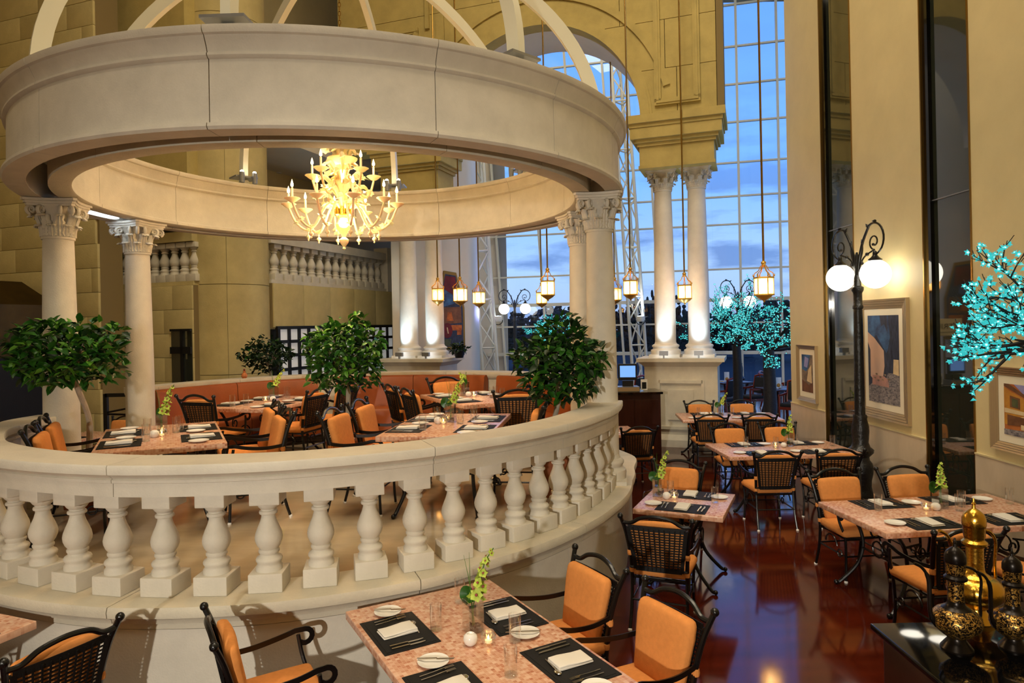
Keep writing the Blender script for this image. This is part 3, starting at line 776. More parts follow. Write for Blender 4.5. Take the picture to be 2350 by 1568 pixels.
# ---- solid back parapet and banquettes
ZPA = 1.78
pp = thing('back_parapet', 'low curved stone parapet closing the back of the platform', 'parapet', (0, 0, 0))
for a, b in zip((18, 46, 75, 104, 133), (46, 75, 104, 133, 160)):
    q = MB(); ovalarc(q, [(-.07, .821), (.12, .821), (.12, ZPA - .12), (.16, ZPA - .1), (.18, ZPA - .06), (.18, ZPA), (-.13, ZPA), (-.13, ZPA - .06), (-.1, ZPA - .1), (-.07, ZPA - .12)], a + .05, b - .05, 12)
    part(pp, 'parapet_stone', q, 'stone', 40)
def banquette(d0, d1, lb, cushions):
    md = math.radians((d0 + d1) / 2); t = thing('banquette', lb, 'banquette', (0, 0, 0), 0, 'orange leather banquettes')
    n = max(6, int(abs(d1 - d0) / 4)); z = ZP
    q = MB(); ovalarc(q, [(-.66, z + .001), (-.15, z + .001), (-.15, z + .12), (-.66, z + .12)], d0, d1, n); part(t, 'base', q, 'leather_base', 40)
    dd = (d1 - d0) / cushions
    for k in range(cushions):
        a, b = d0 + k * dd + .08, d0 + (k + 1) * dd - .08
        q = MB(); ovalarc(q, [(-.70, z + .125), (-.16, z + .125), (-.16, z + .46), (-.66, z + .475), (-.69, z + .46), (-.705, z + .43)], a, b, n); part(t, 'seat', q, 'leather', 50)
        q = MB(); ovalarc(q, [(-.31, z + .40), (-.1, z + .40), (-.1, z + .90), (-.12, z + .925), (-.16, z + .935), (-.205, z + .925), (-.225, z + .9), (-.25, z + .7), (-.285, z + .5)], a, b, n); part(t, 'backrest', q, 'leather', 50)
banquette(112, 157, 'orange leather banquette on the left, along the parapet', 2)
banquette(62, 107, 'long orange leather banquette in the middle of the parapet', 2)
banquette(27, 58, 'orange leather banquette on the right behind the ficus', 2)

# ---- dome ribs of white steel
RIBZ = 4.60
for k, lb in enumerate(('at the far right of the dome', 'at the back right, ending in twin spotlights', 'at the back, right of the chandelier chain', 'at the back, left of the chandelier chain', 'at the far left back of the dome', 'at the far left front of the dome', 'at the front left, on a visible plate', 'at the front right, on a visible plate')):
    dg = -2 + 45 * k; a = math.radians(dg)
    t = thing('dome_rib', 'curved white steel rib ' + lb, 'dome rib', (CR.x, CR.y, RIBZ), a, 'steel ribs of the open dome')
    pts = [(2.87 * math.cos(f), 0, .12 + 2.2 * math.sin(f)) for f in [PI / 2 * .98 * i / 26 for i in range(27)]]
    q = MB(); q.sweep(pts, [(-.07, -.036), (.07, -.036), (.07, .036), (-.07, .036)], up=(0, 1, 0)); part(t, 'rib', q, 'white_steel', 30)
    q = MB(); q.box((2.87, 0, .10), (.26, .32, .022)); part(t, 'plate', q, 'grey_steel', None)
    q = MB(); T = Matrix.Translation((2.87, 0, .024)) @ Matrix.Rotation(PI / 2, 4, 'X'); q.T = T; q.lathe([(.063, -.05), (.063, .05)], 20); part(t, 'hinge', q, 'white_steel')
    if k in (2, 3, 1):
        for dx in (-.09, .09):
            q = MB(); q.lathe([(.034, 0), (.038, .11), (.034, .15)], 14, (2.70, dx, .0)); sp_ = part(t, 'spotlight', q, 'grey_steel')
            part(sp_, 'lens', MB().sphere((2.70, dx, .155), .026, 10, 6), 'spot_lens')
q = MB(); q.lathe([(0, 2.26), (.3, 2.26), (.3, 2.36), (0, 2.36)], 24); t = thing('dome_boss', 'round white steel boss where the dome ribs meet', 'boss', (CR.x, CR.y, RIBZ)); part(t, 'disc', q, 'white_steel')

# thin strip light on the back wall seen under the ring at left

# ================================================================== FURNITURE
def chair_proto():
    p = Proto(); bm = 'black_metal'
    for sx in (-1, 1):                                    # front legs carry the arm supports
        q = MB(); q.tube(smooth_path([(sx * .225, .215, .0), (sx * .215, .205, .2), (sx * .225, .215, .42), (sx * .262, .19, .56), (sx * .275, .175, .66)], 4), .0125, 8)
        i = p.add('leg', q, bm); q = MB(); q.lathe([(.017, 0), (.017, .012), (.010, .02)], 10, (sx * .225, .215, 0)); p.add('glide', q, 'porcelain', of=i)
    for sx in (-1, 1):
        q = MB(); q.tube(smooth_path([(sx * .23, -.30, .0), (sx * .222, -.245, .2), (sx * .22, -.215, .44)], 4), .0135, 8)
        i = p.add('leg', q, bm); q = MB(); q.lathe([(.017, 0), (.017, .012), (.010, .02)], 10, (sx * .23, -.30, 0)); p.add('glide', q, 'porcelain', of=i)
    for sx in (-1, 1):
        q = MB(); q.tube(smooth_path([(sx * .22, -.215, .40), (sx * .228, -.235, .60), (sx * .252, -.285, .80), (sx * .282, -.335, .93)], 4), .0165, 8); q.sphere((sx * .284, -.338, .938), .024, 10, 8)
        p.add('back_post', q, bm)
    q = MB(); q.tube(smooth_path([(-.272, -.318, .885), (-.20, -.322, .885), (-.12, -.335, .93), (0, -.345, .95), (.12, -.335, .93), (.20, -.322, .885), (.272, -.318, .885)], 5), .0155, 8); p.add('top_rail', q, bm)
    q = MB(); q.tube([(-.225, -.215, .415), (-.225, .215, .415), (.225, .215, .415), (.225, -.215, .415)], .0125, 8, closed=True); p.add('seat_frame', q, bm)
    # woven panel
    q = MB()
    def bk(x, z): return -.232 - (z - .5) * .20 - .02 * math.cos(x * 5)
    def hw(z): return .185 + (z - .50) * .13
    for i in range(12):
        t = -1 + 2 * i / 11; w = .030 if i in (0, 11) else .009
        q.strap([(t * hw(z), bk(t * hw(z), z) - .004 * (i % 2), z) for z in (.49, .58, .67, .76, .845)], w, .006, (0, 1, 0))
    for j in range(17):
        z = .495 + j * .0219; w = .034 if j in (0, 16) else .008
        q.strap([(t * hw(z), bk(t * hw(z), z) + .004, z) for t in (-1, -.5, 0, .5, 1)], w, .006, (0, 1, 0))
    p.add('woven_back', q, 'weave', None)
    for sx in (-1, 1):
        q = MB(); q.tube([(sx * .19, -.236, .5), (sx * .228, -.238, .5)], .01, 6); p.add('bracket', q, bm)
        q = MB(); q.tube([(sx * .235, -.30, .84), (sx * .258, -.297, .84)], .01, 6); p.add('bracket', q, bm)
    # cushions
    def wb(v):
        z = v.z + .19; k = .88 + z * .55 if z < .34 else .88 + .34 * .55
        x = v.x * k * (1.0 - .06 * max(0, (z - .3) / .08)); y = v.y - .20 * (v.z) - .012 * (x / .22) ** 2 * (1 if v.y > 0 else 1)
        zz = v.z + .012 * (1 - (v.x / .22) ** 2) * (1 if v.z > .15 else 0)
        return (x, y, zz)
    q = MB(); q.rbox((0, -.208, .685), (.43, .07, .39), .033, 5, wb); p.add('back_cushion', q, 'cushion', 60)
    def ws(v):
        return (v.x * (1 + .05 * v.y / .23), v.y, v.z + (.014 * (1 - (v.x / .25) ** 2) * (1 - (v.y / .25) ** 2) if v.z > 0 else 0))
    q = MB(); q.rbox((0, .005, .462), (.485, .47, .075), .034, 5, ws); p.add('seat_cushion', q, 'cushion', 60)
    for sx in (-1, 1):
        q = MB(); c = (sx * .272, .215, .645); sc = arcpts((c[0], c[1] + .0, c[2]), .042, PI * .5, -PI * .75, 9, 'yz')
        q.strap(smooth_path([(sx * .235, -.255, .655), (sx * .262, -.1, .645), (sx * .278, .05, .66), (sx * .278, .16, .685)], 4) + sc, .030, .008, (1, 0, 0)); p.add('arm', q, bm, 50)
        q = MB(); q.tube(arcpts((sx * .224, -.02, .29), .10, PI * .05, PI * .95, 10, 'yz'), .008, 6); q.tube(arcpts((sx * .224, .12, .25), .035, 0, 2 * PI, 12, 'yz'), .007, 6); q.tube([(sx * .217, -.25, .24), (sx * .217, .205, .24)], .008, 6); p.add('scroll_stretcher', q, bm)
        q = MB(); q.lathe([(.021, 0), (.024, .02), (.021, .04)], 10, (sx * .229, -.243, .60)); p.add('cushion_tie', q, 'cushion')
        q = MB(); q.lathe([(.020, 0), (.023, .02), (.020, .035)], 10, (sx * .221, -.219, .455)); p.add('cushion_tie', q, 'cushion')
    q = MB(); q.tube([(-.215, .205, .24), (.215, .205, .24)], .008, 6); p.add('stretcher', q, bm)
    q = MB(); q.tube([(-.217, -.25, .24), (.217, -.25, .24)], .008, 6); p.add('stretcher', q, bm)
    return p
CH = chair_proto()
CH_BACK = .30        # back of chair behind its origin
def chair(x, y, fx, fy, label, z=0.0, group='woven-back armchairs with orange cushions'):
    # (x,y) = middle of the top of the back; (fx,fy) = direction it faces
    d = Vector((fx, fy, 0)).normalized(); o = Vector((x, y, z)) + d * .315
    return CH.place('woven_armchair', label, 'chair', o, math.atan2(d.y, d.x) - PI / 2, group)

def table_proto(L, Wd):
    p = Proto()
    q = MB(); q.rbox((0, 0, .725), (L, Wd, .05), .006, 1); p.add('mosaic_top', q, 'mosaic', 30)
    a, b = L / 2 - .26, Wd / 2 - .17
    for sx in (-1, 1):
        for sy in (-1, 1):
            q = MB(); q.tube(smooth_path([(sx * (a + .07), sy * b, .70), (sx * (a - .03), sy * (b - .02), .55), (sx * (a - .06), sy * (b - .03), .38), (sx * (a - .01), sy * (b - .01), .2), (sx * (a + .12), sy * (b + .04), .04), (sx * (a + .16), sy * (b + .05), .022)], 5), .0165, 8)
            q.sphere((sx * (a + .165), sy * (b + .05), .022), .022, 8, 6); p.add('leg', q, 'black_metal')
    for sx in (-1, 1):
        q = MB(); q.tube([(sx * (a + .07), -b, .69), (sx * (a + .07), b, .69)], .014, 8); q.tube([(sx * (a - .055), -b + .03, .36), (sx * (a - .055), b - .03, .36)], .011, 8)
        q.tube(arcpts((sx * (a - .0), 0, .44), .07, 0, 2 * PI, 14, 'yz'), .008, 6); p.add('cross_bar', q, 'black_metal')
        for sy in (-1, 1):
            q = MB(); pts = []
            for i in range(18):
                t = i / 17; an = PI / 2 - t * 2.6 * PI; rr = .075 * (1 - .65 * t); pts.append((sx * (a - .19 + rr * math.cos(an) * .8), sy * (b - .03), .50 + rr * math.sin(an)))
            q.tube(pts, .0085, 6); q.tube(smooth_path([(sx * (a - .19), sy * (b - .03), .575), (sx * (a - .1), sy * (b - .03), .56), (sx * (a - .03), sy * (b - .02), .55)], 3), .0085, 6); p.add('scroll', q, 'black_metal')
    for sy in (-1, 1): q = MB(); q.tube([(-a - .07, sy * b, .69), (a + .07, sy * b, .69)], .014, 8); p.add('apron_bar', q, 'black_metal')
    q = MB(); q.tube([(-a + .055, 0, .36), (a - .055, 0, .36)], .011, 8); p.add('stretcher', q, 'black_metal')
    return p

# ---- tableware meshes
def mk(name, mb, m, smooth=40): return fixn(mb.mesh(name, m, smooth))
q = MB(); q.box((0, 0, .0018), (.46, .325, .0036)); q.box((0, 0, .0042), (.42, .285, .0014)); ME_MAT = mk('placemat', q, 'mat_black', None)
def wn(v): return (v.x, v.y, v.z + .004 * math.sin(v.x * 26) * (1 if v.z > 0 else 0))
q = MB(); q.rbox((0, 0, .006), (.205, .125, .011), .0055, 4, wn); q.rbox((.002, .001, .0165), (.20, .12, .010), .005, 4, wn); ME_NAP = mk('napkin', q, 'linen', 60)
ME_PLATE = mk('side_plate', MB().lathe([(0, .004), (.045, .004), (.052, .006), (.078, .013), (.083, .016), (.083, .018), (.078, .0165), (.052, .009), (.045, .007), (0, .007)], 32), 'porcelain')
def fork(L=.185):
    q = MB(); q.strap(smooth_path([(0, -L / 2, .004), (0, -L * .1, .006), (0, L * .18, .010), (0, L * .26, .008)], 3), .007, .003, (0, 0, 1)); q.box((0, L * .29, .008), (.020, .02, .002))
    for i in range(4): q.box((-.0075 + i * .005, L * .40, .009), (.0026, .048, .002))
    return mk('fork', q, 'cutlery')
def knife(L=.21):
    q = MB(); q.box((0, -L * .22, .005), (.011, L * .5, .006)); q.prism([(-.004, 0), (.010, .004), (.011, L * .30), (.006, L * .44), (-.004, L * .47)], .003, .0055); return mk('knife', q, 'cutlery')
def spoon(L=.17):
    q = MB(); q.strap(smooth_path([(0, -L / 2, .004), (0, 0, .007), (0, L * .25, .006)], 3), .0065, .003, (0, 0, 1)); q.sphere((0, L * .36, .006), (.017, .027, .004), 12, 6); return mk('spoon', q, 'cutlery')
ME_FORK, ME_KNIFE, ME_SPOON = fork(), knife(), spoon()
def tumbler():
    q = MB(); q.lathe([(0, .012), (.0325, .010), (.033, .004), (.0345, .15)], 20); q.f = [f for f in q.f if len(f) < 8]; q.mi = [0] * len(q.f); q.lathe([(0, 0), (.032, 0), (.033, .004), (.0325, .010), (0, .012)], 20); return mk('tumbler', q, 'glass')
ME_GLASS = tumbler()
def vase_proto():
    p = Proto(); w = .045
    q = MB()
    for (cx, cy, sx_, sy_) in ((0, -w, 2 * w, .005), (0, w, 2 * w, .005), (-w, 0, .005, 2 * w), (w, 0, .005, 2 * w)): q.box((cx, cy, .09), (sx_, sy_, .18))
    q.box((0, 0, .006), (2 * w, 2 * w, .012)); p.add('vase_wall', q, 'glass', None)
    p.add('water', MB().box((0, 0, .06), (.082, .082, .09)), 'glass_water', None)
    q = MB()
    r = random.Random(3)
    for i in range(14): q.sphere((r.uniform(-.03, .03), r.uniform(-.03, .03), .022 + r.uniform(0, .016)), r.uniform(.008, .012), 6, 5)
    p.add('stones', q, 'black_paint'); p.parts[-1] = p.parts[-1][:6] + ('stuff',)
    return p
VASE = vase_proto()
q = MB()
for i in range(5):
    a = 2 * PI * i / 5 + .3; d = Vector((math.cos(a), math.sin(a), .25)); s_ = Vector((-math.sin(a), math.cos(a), 0))
    w = .010 if i % 2 else .013; L_ = .026
    q.add([Vector((0, 0, 0)), d * L_ * .55 + s_ * w, d * L_, d * L_ * .55 - s_ * w, d * L_ * .5 + Vector((0, 0, .004))], [(0, 1, 4), (1, 2, 4), (2, 3, 4), (3, 0, 4)])
q.cur = 1; q.sphere((0, 0, .007), .006, 6, 4); ME_BLOS = q.mesh('blossom', ['orchid', 'orchid_heart'], 60)
def orchid(parent_loc, rz, label, lean_=.1, h=.42, group='orchid stems in glass vases'):
    t = thing('orchid_stem', label, 'flower', parent_loc, rz, group)
    pts = smooth_path([(0, 0, .01), (.005, 0, .14), (.02 + lean_ * .2, .004, .24), (lean_ * .7, .01, h * .8), (lean_ * 1.25, .01, h)], 5)
    part(t, 'stem', MB().tube(pts, .0035, 6), 'stem_green')
    r = random.Random(int(h * 1000 + lean_ * 999))
    n = 21
    for i in range(n):
        f = .36 + .64 * i / n; p = pts[min(len(pts) - 1, int(f * (len(pts) - 1)))]
        s = 1.7 - 1.15 * (i / n); a = i * 2.4
        rot = Matrix.Rotation(a, 3, 'Z') @ Matrix.Rotation(PI / 2 - .5 + r.uniform(-.3, .3), 3, 'Y')
        o = link('blossom', ME_BLOS, t, p + Vector((math.cos(a) * .014 * s, math.sin(a) * .014 * s, 0)), rot=rot.to_euler(), scale=s)
    q = MB(); q.tube([(.012, -.01, .02), (-.02, -.012, .3), (-.045, -.015, h * .92)], [.0022, .002, .0008], 5); q.tube([(.0, -.014, .02), (-.01, -.016, .3), (-.012, -.02, h * .96)], [.0022, .002, .0008], 5); part(t, 'grass_blade', q, 'stem_green')
    q = MB(); q.strap(smooth_path([(.0, .0, .15), (-.02, .03, .19), (-.05, .045, .2), (-.06, .04, .165), (-.03, .025, .14)], 4), .055, .002, (0, 1, .2)); part(t, 'broad_leaf', q, 'leaf')
    return t
def candle_proto():
    p = Proto()
    p.add('glass_ball', MB().lathe([(0, 0), (.022, 0), (.036, .014), (.044, .036), (.042, .056), (.03, .072), (.027, .072), (.038, .055), (.040, .036), (.032, .016), (0, .008)], 16), 'glass', 20)
    p.add('tealight', MB().lathe([(0, .009), (.02, .009), (.02, .022), (0, .022)], 12), 'candle')
    p.add('flame', MB().lathe([(0, .023), (.006, .030), (.005, .040), (0, .052)], 8), 'tealight')
    return p
CANDLE = candle_proto()
ME_SALT = mk('salt_ball', MB().lathe([(0, 0), (.02, 0), (.034, .012), (.040, .032), (.036, .052), (.022, .064), (.018, .062), (.016, .056), (0, .054)], 20), 'porcelain')

def setting(T, who, rich, group):
    # T: table-top frame at the place; local +y points to the table centre
    def put(name, me, x, y, a=0, z=.0, label=None, cat=None):
        o = link(name, me, None, label='%s %s' % (label, who), cat=cat, group=group)
        o.matrix_world = T @ Matrix.Translation((x, y, z)) @ Matrix.Rotation(a, 4, 'Z'); return o
    put('placemat', ME_MAT, 0, 0, 0, .0, 'black placemat', 'placemat')
    j = rnd.uniform(-.05, .05)
    put('napkin', ME_NAP, 0, -.01, PI / 2 + j, .005, 'folded white napkin', 'napkin')
    put('side_plate', ME_PLATE, -.285, .03, 0, 0, 'white side plate', 'plate')
    put('fork', ME_FORK, -.15, .0, .05, .005, 'steel fork beside the napkin', 'fork')
    put('knife', ME_KNIFE, .155, -.01, .0, .005, 'steel knife beside the napkin', 'knife')
    if rich >= 1:
        put('fork', ME_FORK, -.185, .005, .05, .005, 'outer steel fork', 'fork')
        put('knife', ME_KNIFE, .19, -.01, .0, .005, 'outer steel knife', 'knife')
    if rich >= 2:
        put('spoon', ME_SPOON, .0, .10, 1.45, .005, 'dessert spoon above the napkin', 'spoon')
        put('butter_knife', ME_KNIFE, -.285, .045, -.5, .018, 'butter knife across the side plate', 'knife')
    elif rich == 1:
        put('spoon', ME_SPOON, .0, .10, 1.45, .005, 'dessert spoon above the napkin', 'spoon')

PROT = {}
def table(name, cx, cy, ang, L, Wd, z, label, who, seats, rich, extras=True, glasses=((-.28, .1), (.25, -.08), (.05, .2), (-.1, -.18)), vase=(0.05, 0.02), cand=((-.09, -.05), (-.155, .0)), orient=0.0, lean_=.1, h=.42):
    key = (L, Wd)
    if key not in PROT: PROT[key] = table_proto(L, Wd)
    PROT[key].place('mosaic_table', label, 'table', (cx, cy, z), ang, 'mosaic-topped iron tables')
    Tt = Matrix.Translation((cx, cy, z + .7505)) @ Matrix.Rotation(ang, 4, 'Z')
    for (x, side, nm) in seats:               # side +1: at local +y edge, -1: at local -y edge
        y = side * (Wd / 2 - .185)
        T = Tt @ Matrix.Translation((x, y, 0)) @ Matrix.Rotation(PI if side > 0 else 0, 4, 'Z')
        setting(T, 'at the %s place of %s' % (nm, who), rich, 'place settings on ' + who)
    gp = sorted([Tt @ Vector((x, y, 0)) for x, y in glasses], key=lambda p_: p_.x / p_.y); ng = len(gp)
    for i, p_ in enumerate(gp):
        w_ = 'only' if ng == 1 else 'leftmost' if i == 0 else 'rightmost' if i == ng - 1 else ('second', 'third', 'fourth')[i - 1]
        link('tumbler', ME_GLASS, None, p_, label='%s clear glass tumbler%s on %s' % (w_, '' if w_ in ('only', 'leftmost', 'rightmost') else ' from the left', who), cat='glass', group='tumblers on ' + who)
    if extras:
        p = Tt @ Vector((vase[0], vase[1], 0)); VASE.place('square_vase', 'square clear glass vase standing on ' + who, 'vase', p, ang, 'square vases')
        orchid(p + Vector((0, 0, .014)), ang + orient, 'yellow-green orchid stem in the vase on ' + who, lean_, h)
        CANDLE.place('candle_holder', 'lit tealight in a glass ball on ' + who, 'candle', Tt @ Vector((cand[0][0], cand[0][1], 0)), 0, 'tealight holders')
        link('salt_ball', ME_SALT, None, Tt @ Vector((cand[1][0], cand[1][1], 0)), label='small white ceramic ball beside the tealight on ' + who, cat='salt cellar', group='white ceramic balls')
    return Tt
def ang_of(dx, dy): return math.atan2(dy, dx)
S4 = lambda a, b, l: [(-a, -1, l[0]), (a, -1, l[1]), (-a, 1, l[2]), (a, 1, l[3])]

# T1: the near table. local x runs from the far end toward the camera
a1 = ang_of(.487, -.873)
table('T1', -.20, 3.68, a1, 1.75, 1.0, 0, 'long mosaic table nearest the camera, in the foreground centre', 'the nearest table',
      [(-.42, -1, 'far left'), (.30, -1, 'near left'), (-.30, 1, 'far right'), (.38, 1, 'near right')], 2,
      glasses=((-.34, -.12), (.02, .20), (.33, .0), (-.62, .16)), vase=(-.22, .06), cand=((-.03, .06), (-.07, -.03)), orient=.9, lean_=.10, h=.46)
chair(.53, 4.50, -.87, -.48, 'orange-cushioned armchair at the far right of the nearest long table')
chair(.90, 3.88, -.87, -.48, 'orange-cushioned armchair at the near right of the nearest long table')
chair(-1.62, 3.62, .87, .48, 'armchair pulled out at the left of the nearest long table')
# T0: table cut by the left edge
a0 = ang_of(.36, .93)
table('T0', -3.72, 3.52, a0, 1.75, 1.0, 0, 'mosaic table cut off by the bottom left corner', 'the bottom left table', [(.45, -1, 'visible right')], 1, extras=False, glasses=())
chair(-2.34, 3.50, -.88, .47, 'woven-back armchair seen from behind in the bottom left corner')
# M1: small table by the balustrade end
am = ang_of(.90, -.42)
table('M1', 1.66, 6.62, am, .82, .88, 0, 'small square mosaic table beside the end of the balustrade', 'the small balustrade table',
      [(.02, -1, 'near'), (.0, 1, 'far')], 1, glasses=((.27, .04), (-.18, .16)), vase=(-.29, .10), cand=((-.12, .05), (-.19, .02)), orient=.4, lean_=.09, h=.44)
chair(1.12, 5.42, .37, .93, 'woven-back armchair seen from behind at the small table by the balustrade')
chair(1.83, 7.56, -.41, -.91, 'armchair facing us beyond the small table by the balustrade')
# R2: table against the right wall, near
ar = math.radians(6)
table('R2', 3.82, 6.10, ar, 1.75, 1.0, 0, 'long mosaic table at the right behind the brass ewers', 'the right-hand table', S4(.36, 0, ('near left', 'near right', 'far left', 'far right')), 1,
      glasses=((-.52, .12), (.16, -.02), (.28, .10), (.78, .12)), vase=(.07, .10), cand=((-.10, .06), (-.02, .04)), orient=.3, lean_=.03, h=.40)
chair(3.28, 6.97, .1, -1, 'left armchair facing us behind the long table on the right')
chair(4.02, 7.03, .1, -1, 'right armchair facing us behind the long table on the right')
chair(3.30, 4.96, -.1, 1, 'armchair seen from behind beyond the brass ewers')
chair(4.10, 5.02, -.1, 1, 'armchair seen from behind at the right picture edge near the ewers')
# M2
table('M2', 3.62, 9.25, math.radians(2), 1.75, 1.0, 0, 'long mosaic table in the middle right beside the big lamp post', 'the lamp-post table', S4(.38, 0, ('near left', 'near right', 'far left', 'far right')), 1,
      glasses=((-.42, .14), (-.05, .02), (.30, .20), (.75, .05)), vase=(.17, .12), cand=((-.03, .08), (.07, .05)), orient=.3, lean_=.05, h=.42)
chair(3.10, 8.02, 0, 1, 'left armchair seen from behind at the table beside the big lamp post')
chair(3.86, 8.06, 0, 1, 'right armchair seen from behind at the table beside the big lamp post')
chair(3.22, 10.22, 0, -1, 'left armchair facing us at the table beside the big lamp post')
chair(3.98, 10.26, 0, -1, 'right armchair facing us at the table beside the big lamp post')
# M3
table('M3', 3.92, 12.45, math.radians(-6), 1.75, 1.0, 0, 'mosaic table farthest back, before the right stone pedestal', 'the pedestal table', S4(.38, 0, ('near left', 'near right', 'far left', 'far right')), 0,
      glasses=((-.5, .1), (.1, .1), (.6, .12)), vase=(-.1, .15), cand=((-.28, .08), (-.36, .1)), orient=.2, lean_=.12, h=.40)
chair(3.28, 11.28, .1, 1, 'left armchair seen from behind at the table before the stone pedestal')
chair(4.06, 11.22, .1, 1, 'right armchair seen from behind at the table before the stone pedestal')
chair(3.62, 13.25, -.1, -1, 'left armchair facing us before the right stone pedestal')
chair(4.42, 13.20, -.1, -1, 'right armchair facing us beside the turquoise tree trunk')
# M4: chair and small table by the till
table('M4', 1.55, 11.05, .1, .86, .88, 0, 'small table mostly hidden behind the right front column', 'the hidden table by the till', [], 0, extras=False, glasses=())
q = MB(); q.box((0, 0, .003), (.42, .3, .006)); link('menu_card', fixn(q.mesh('menu_card', 'paper', None)), None, (1.45, 10.85, .751), .3, 'white menu card lying on the hidden table by the till', 'menu')
chair(1.86, 10.10, -.15, 1, 'dark woven armchair seen from behind just right of the right front column')
# ---- on the platform
ap1 = ang_of(-.45, .89)
table('P1', -3.23, 6.24, ap1, 1.55, 1.0, ZP, 'mosaic table on the platform at the left, behind the balustrade', 'the left platform table', S4(.33, 0, ('near right', 'far right', 'near left', 'far left')), 1,
      glasses=((-.3, .12), (.12, .12), (.1, -.12), (.2, -.15)), vase=(.12, .0), cand=((-.06, .0), (-.1, .06)), orient=-2.2, lean_=.10, h=.44)
n1 = Vector((.89, .45)); u1 = Vector((-.45, .89)); c1 = Vector((-3.23, 6.24))
for (s, t, lb) in ((1, .36, 'far right armchair of the left platform table'), (1, -.36, 'near right armchair of the left platform table'), (-1, .38, 'left armchair of the left platform table, beside the left front column'), (-1, -.28, 'lower left armchair of the left platform table, half hidden by the rail')):
    p = c1 + n1 * (s * (1.05 if s > 0 else .95)) + u1 * t; chair(p.x, p.y, -s * n1.x, -s * n1.y, lb, ZP)
ap2 = ang_of(.13, .99)
table('P2', -.62, 6.62, ap2, 1.5, 1.0, ZP, 'mosaic table on the platform behind the middle of the balustrade', 'the middle platform table', S4(.33, 0, ('near right', 'far right', 'near left', 'far left')), 1,
      glasses=((-.42, .16), (.1, .15), (.0, -.1), (.2, -.2)), vase=(.12, .02), cand=((-.02, .06), (.0, .12)), orient=-1.1, lean_=.14, h=.44)
n2 = Vector((.99, -.13)); u2 = Vector((.13, .99)); c2 = Vector((-.62, 6.62))
for (s, t, lb) in ((-1, .36, 'far left armchair of the middle platform table'), (-1, -.36, 'near left armchair of the middle platform table'), (1, -.02, 'right armchair of the middle platform table, mostly hidden by the rail')):
    p = c2 + n2 * (s * (1.05 if s < 0 else .92)) + u2 * t; chair(p.x, p.y, -s * n2.x, -s * n2.y, lb, ZP)
ap3 = ang_of(.27, .96)
table('P3', -3.24, 8.98, ap3, 1.45, 1.0, ZP, 'mosaic table before the left banquette at the back of the platform', 'the back left platform table', S4(.33, 0, ('near right', 'far right', 'near left', 'far left')), 0,
      glasses=((-.55, .12), (-.42, .02), (.3, .1), (.45, .0), (.55, .1)), vase=(.2, .05), cand=((.02, .05), (.08, -.02)), orient=-1.0, lean_=.12, h=.40)
chair(-3.72, 7.98, .35, .93, 'armchair seen from behind at the end of the back left platform table', ZP)
chair(-2.44, 8.52, -.96, .27, 'nearer woven armchair at the right of the back left platform table', ZP)
chair(-2.22, 9.22, -.96, .27, 'farther woven armchair at the right of the back left platform table', ZP)
ap4 = ang_of(-.46, .89)
table('P4', -.50, 9.05, ap4, 1.55, 1.0, ZP, 'mosaic table before the middle banquette at the back right of the platform', 'the back right platform table', S4(.33, 0, ('near right', 'far right', 'near left', 'far left')), 0,
      glasses=((-.5, -.15), (-.3, -.1), (-.2, -.2), (.2, .1), (.5, .12)), vase=(.35, .0), cand=((.05, .0), (.12, .05)), orient=.4, lean_=.08, h=.3)
n4 = Vector((.89, .46)); u4 = Vector((-.46, .89)); c4 = Vector((-.50, 9.05))
for (t, lb) in ((.38, 'farther woven armchair at the left of the back right platform table'), (-.30, 'nearer woven armchair at the left of the back right platform table')):
    p = c4 - n4 * 1.05 + u4 * t; chair(p.x, p.y, n4.x, n4.y, lb, ZP)
chair(.05, 7.86, -.12, 1, 'woven armchair seen from behind below the right ficus', ZP)
p = c4 + u4 * 1.06; chair(p.x, p.y, .46, -.89, 'armchair facing us at the far end of the back right platform table', ZP)
# P5 on the lower floor seen through the platform entrance
q5 = P(195, 1000, .75)
table('P5', q5.x, q5.y, -.3, .86, .88, 0, 'small table beyond the platform entrance at the far left', 'the far left table', [(0, -1, 'near')], 0, extras=False, glasses=())
chair(q5.x + .15, q5.y + .95, -.2, -1, 'armchair facing us beyond the far left table')

# ================================================================== PLANTS
def leaf_mesh(name, L, w, m):
    q = MB(); vs_ = [(0, 0, 0), (L * .3, w * .5, .012 * L / .1), (L * .3, -w * .5, .012 * L / .1), (L * .65, w * .42, .006), (L * .65, -w * .42, .006), (L, 0, -.012), (L * .3, 0, -.004), (L * .65, 0, -.004)]
    q.add(vs_, [(0, 6, 1), (0, 2, 6), (6, 7, 3, 1), (2, 4, 7, 6), (7, 5, 3), (4, 5, 7)])
    return q.mesh(name, m, 60)
LEAF = [leaf_mesh('leaf', .115, .058, 'leaf'), leaf_mesh('leaf_b', .10, .052, 'leaf_light'), leaf_mesh('leaf_c', .11, .056, 'leaf_dark')]
def leaf_rot(r, d):
    yaw = math.atan2(d.y, d.x) + r.uniform(-1.9, 1.9); pit = r.uniform(-1.0, .95)
    return Matrix.Rotation(yaw, 3, 'Z') @ Matrix.Rotation(pit, 3, 'Y') @ Matrix.Rotation(r.uniform(-.8, .8), 3, 'X')
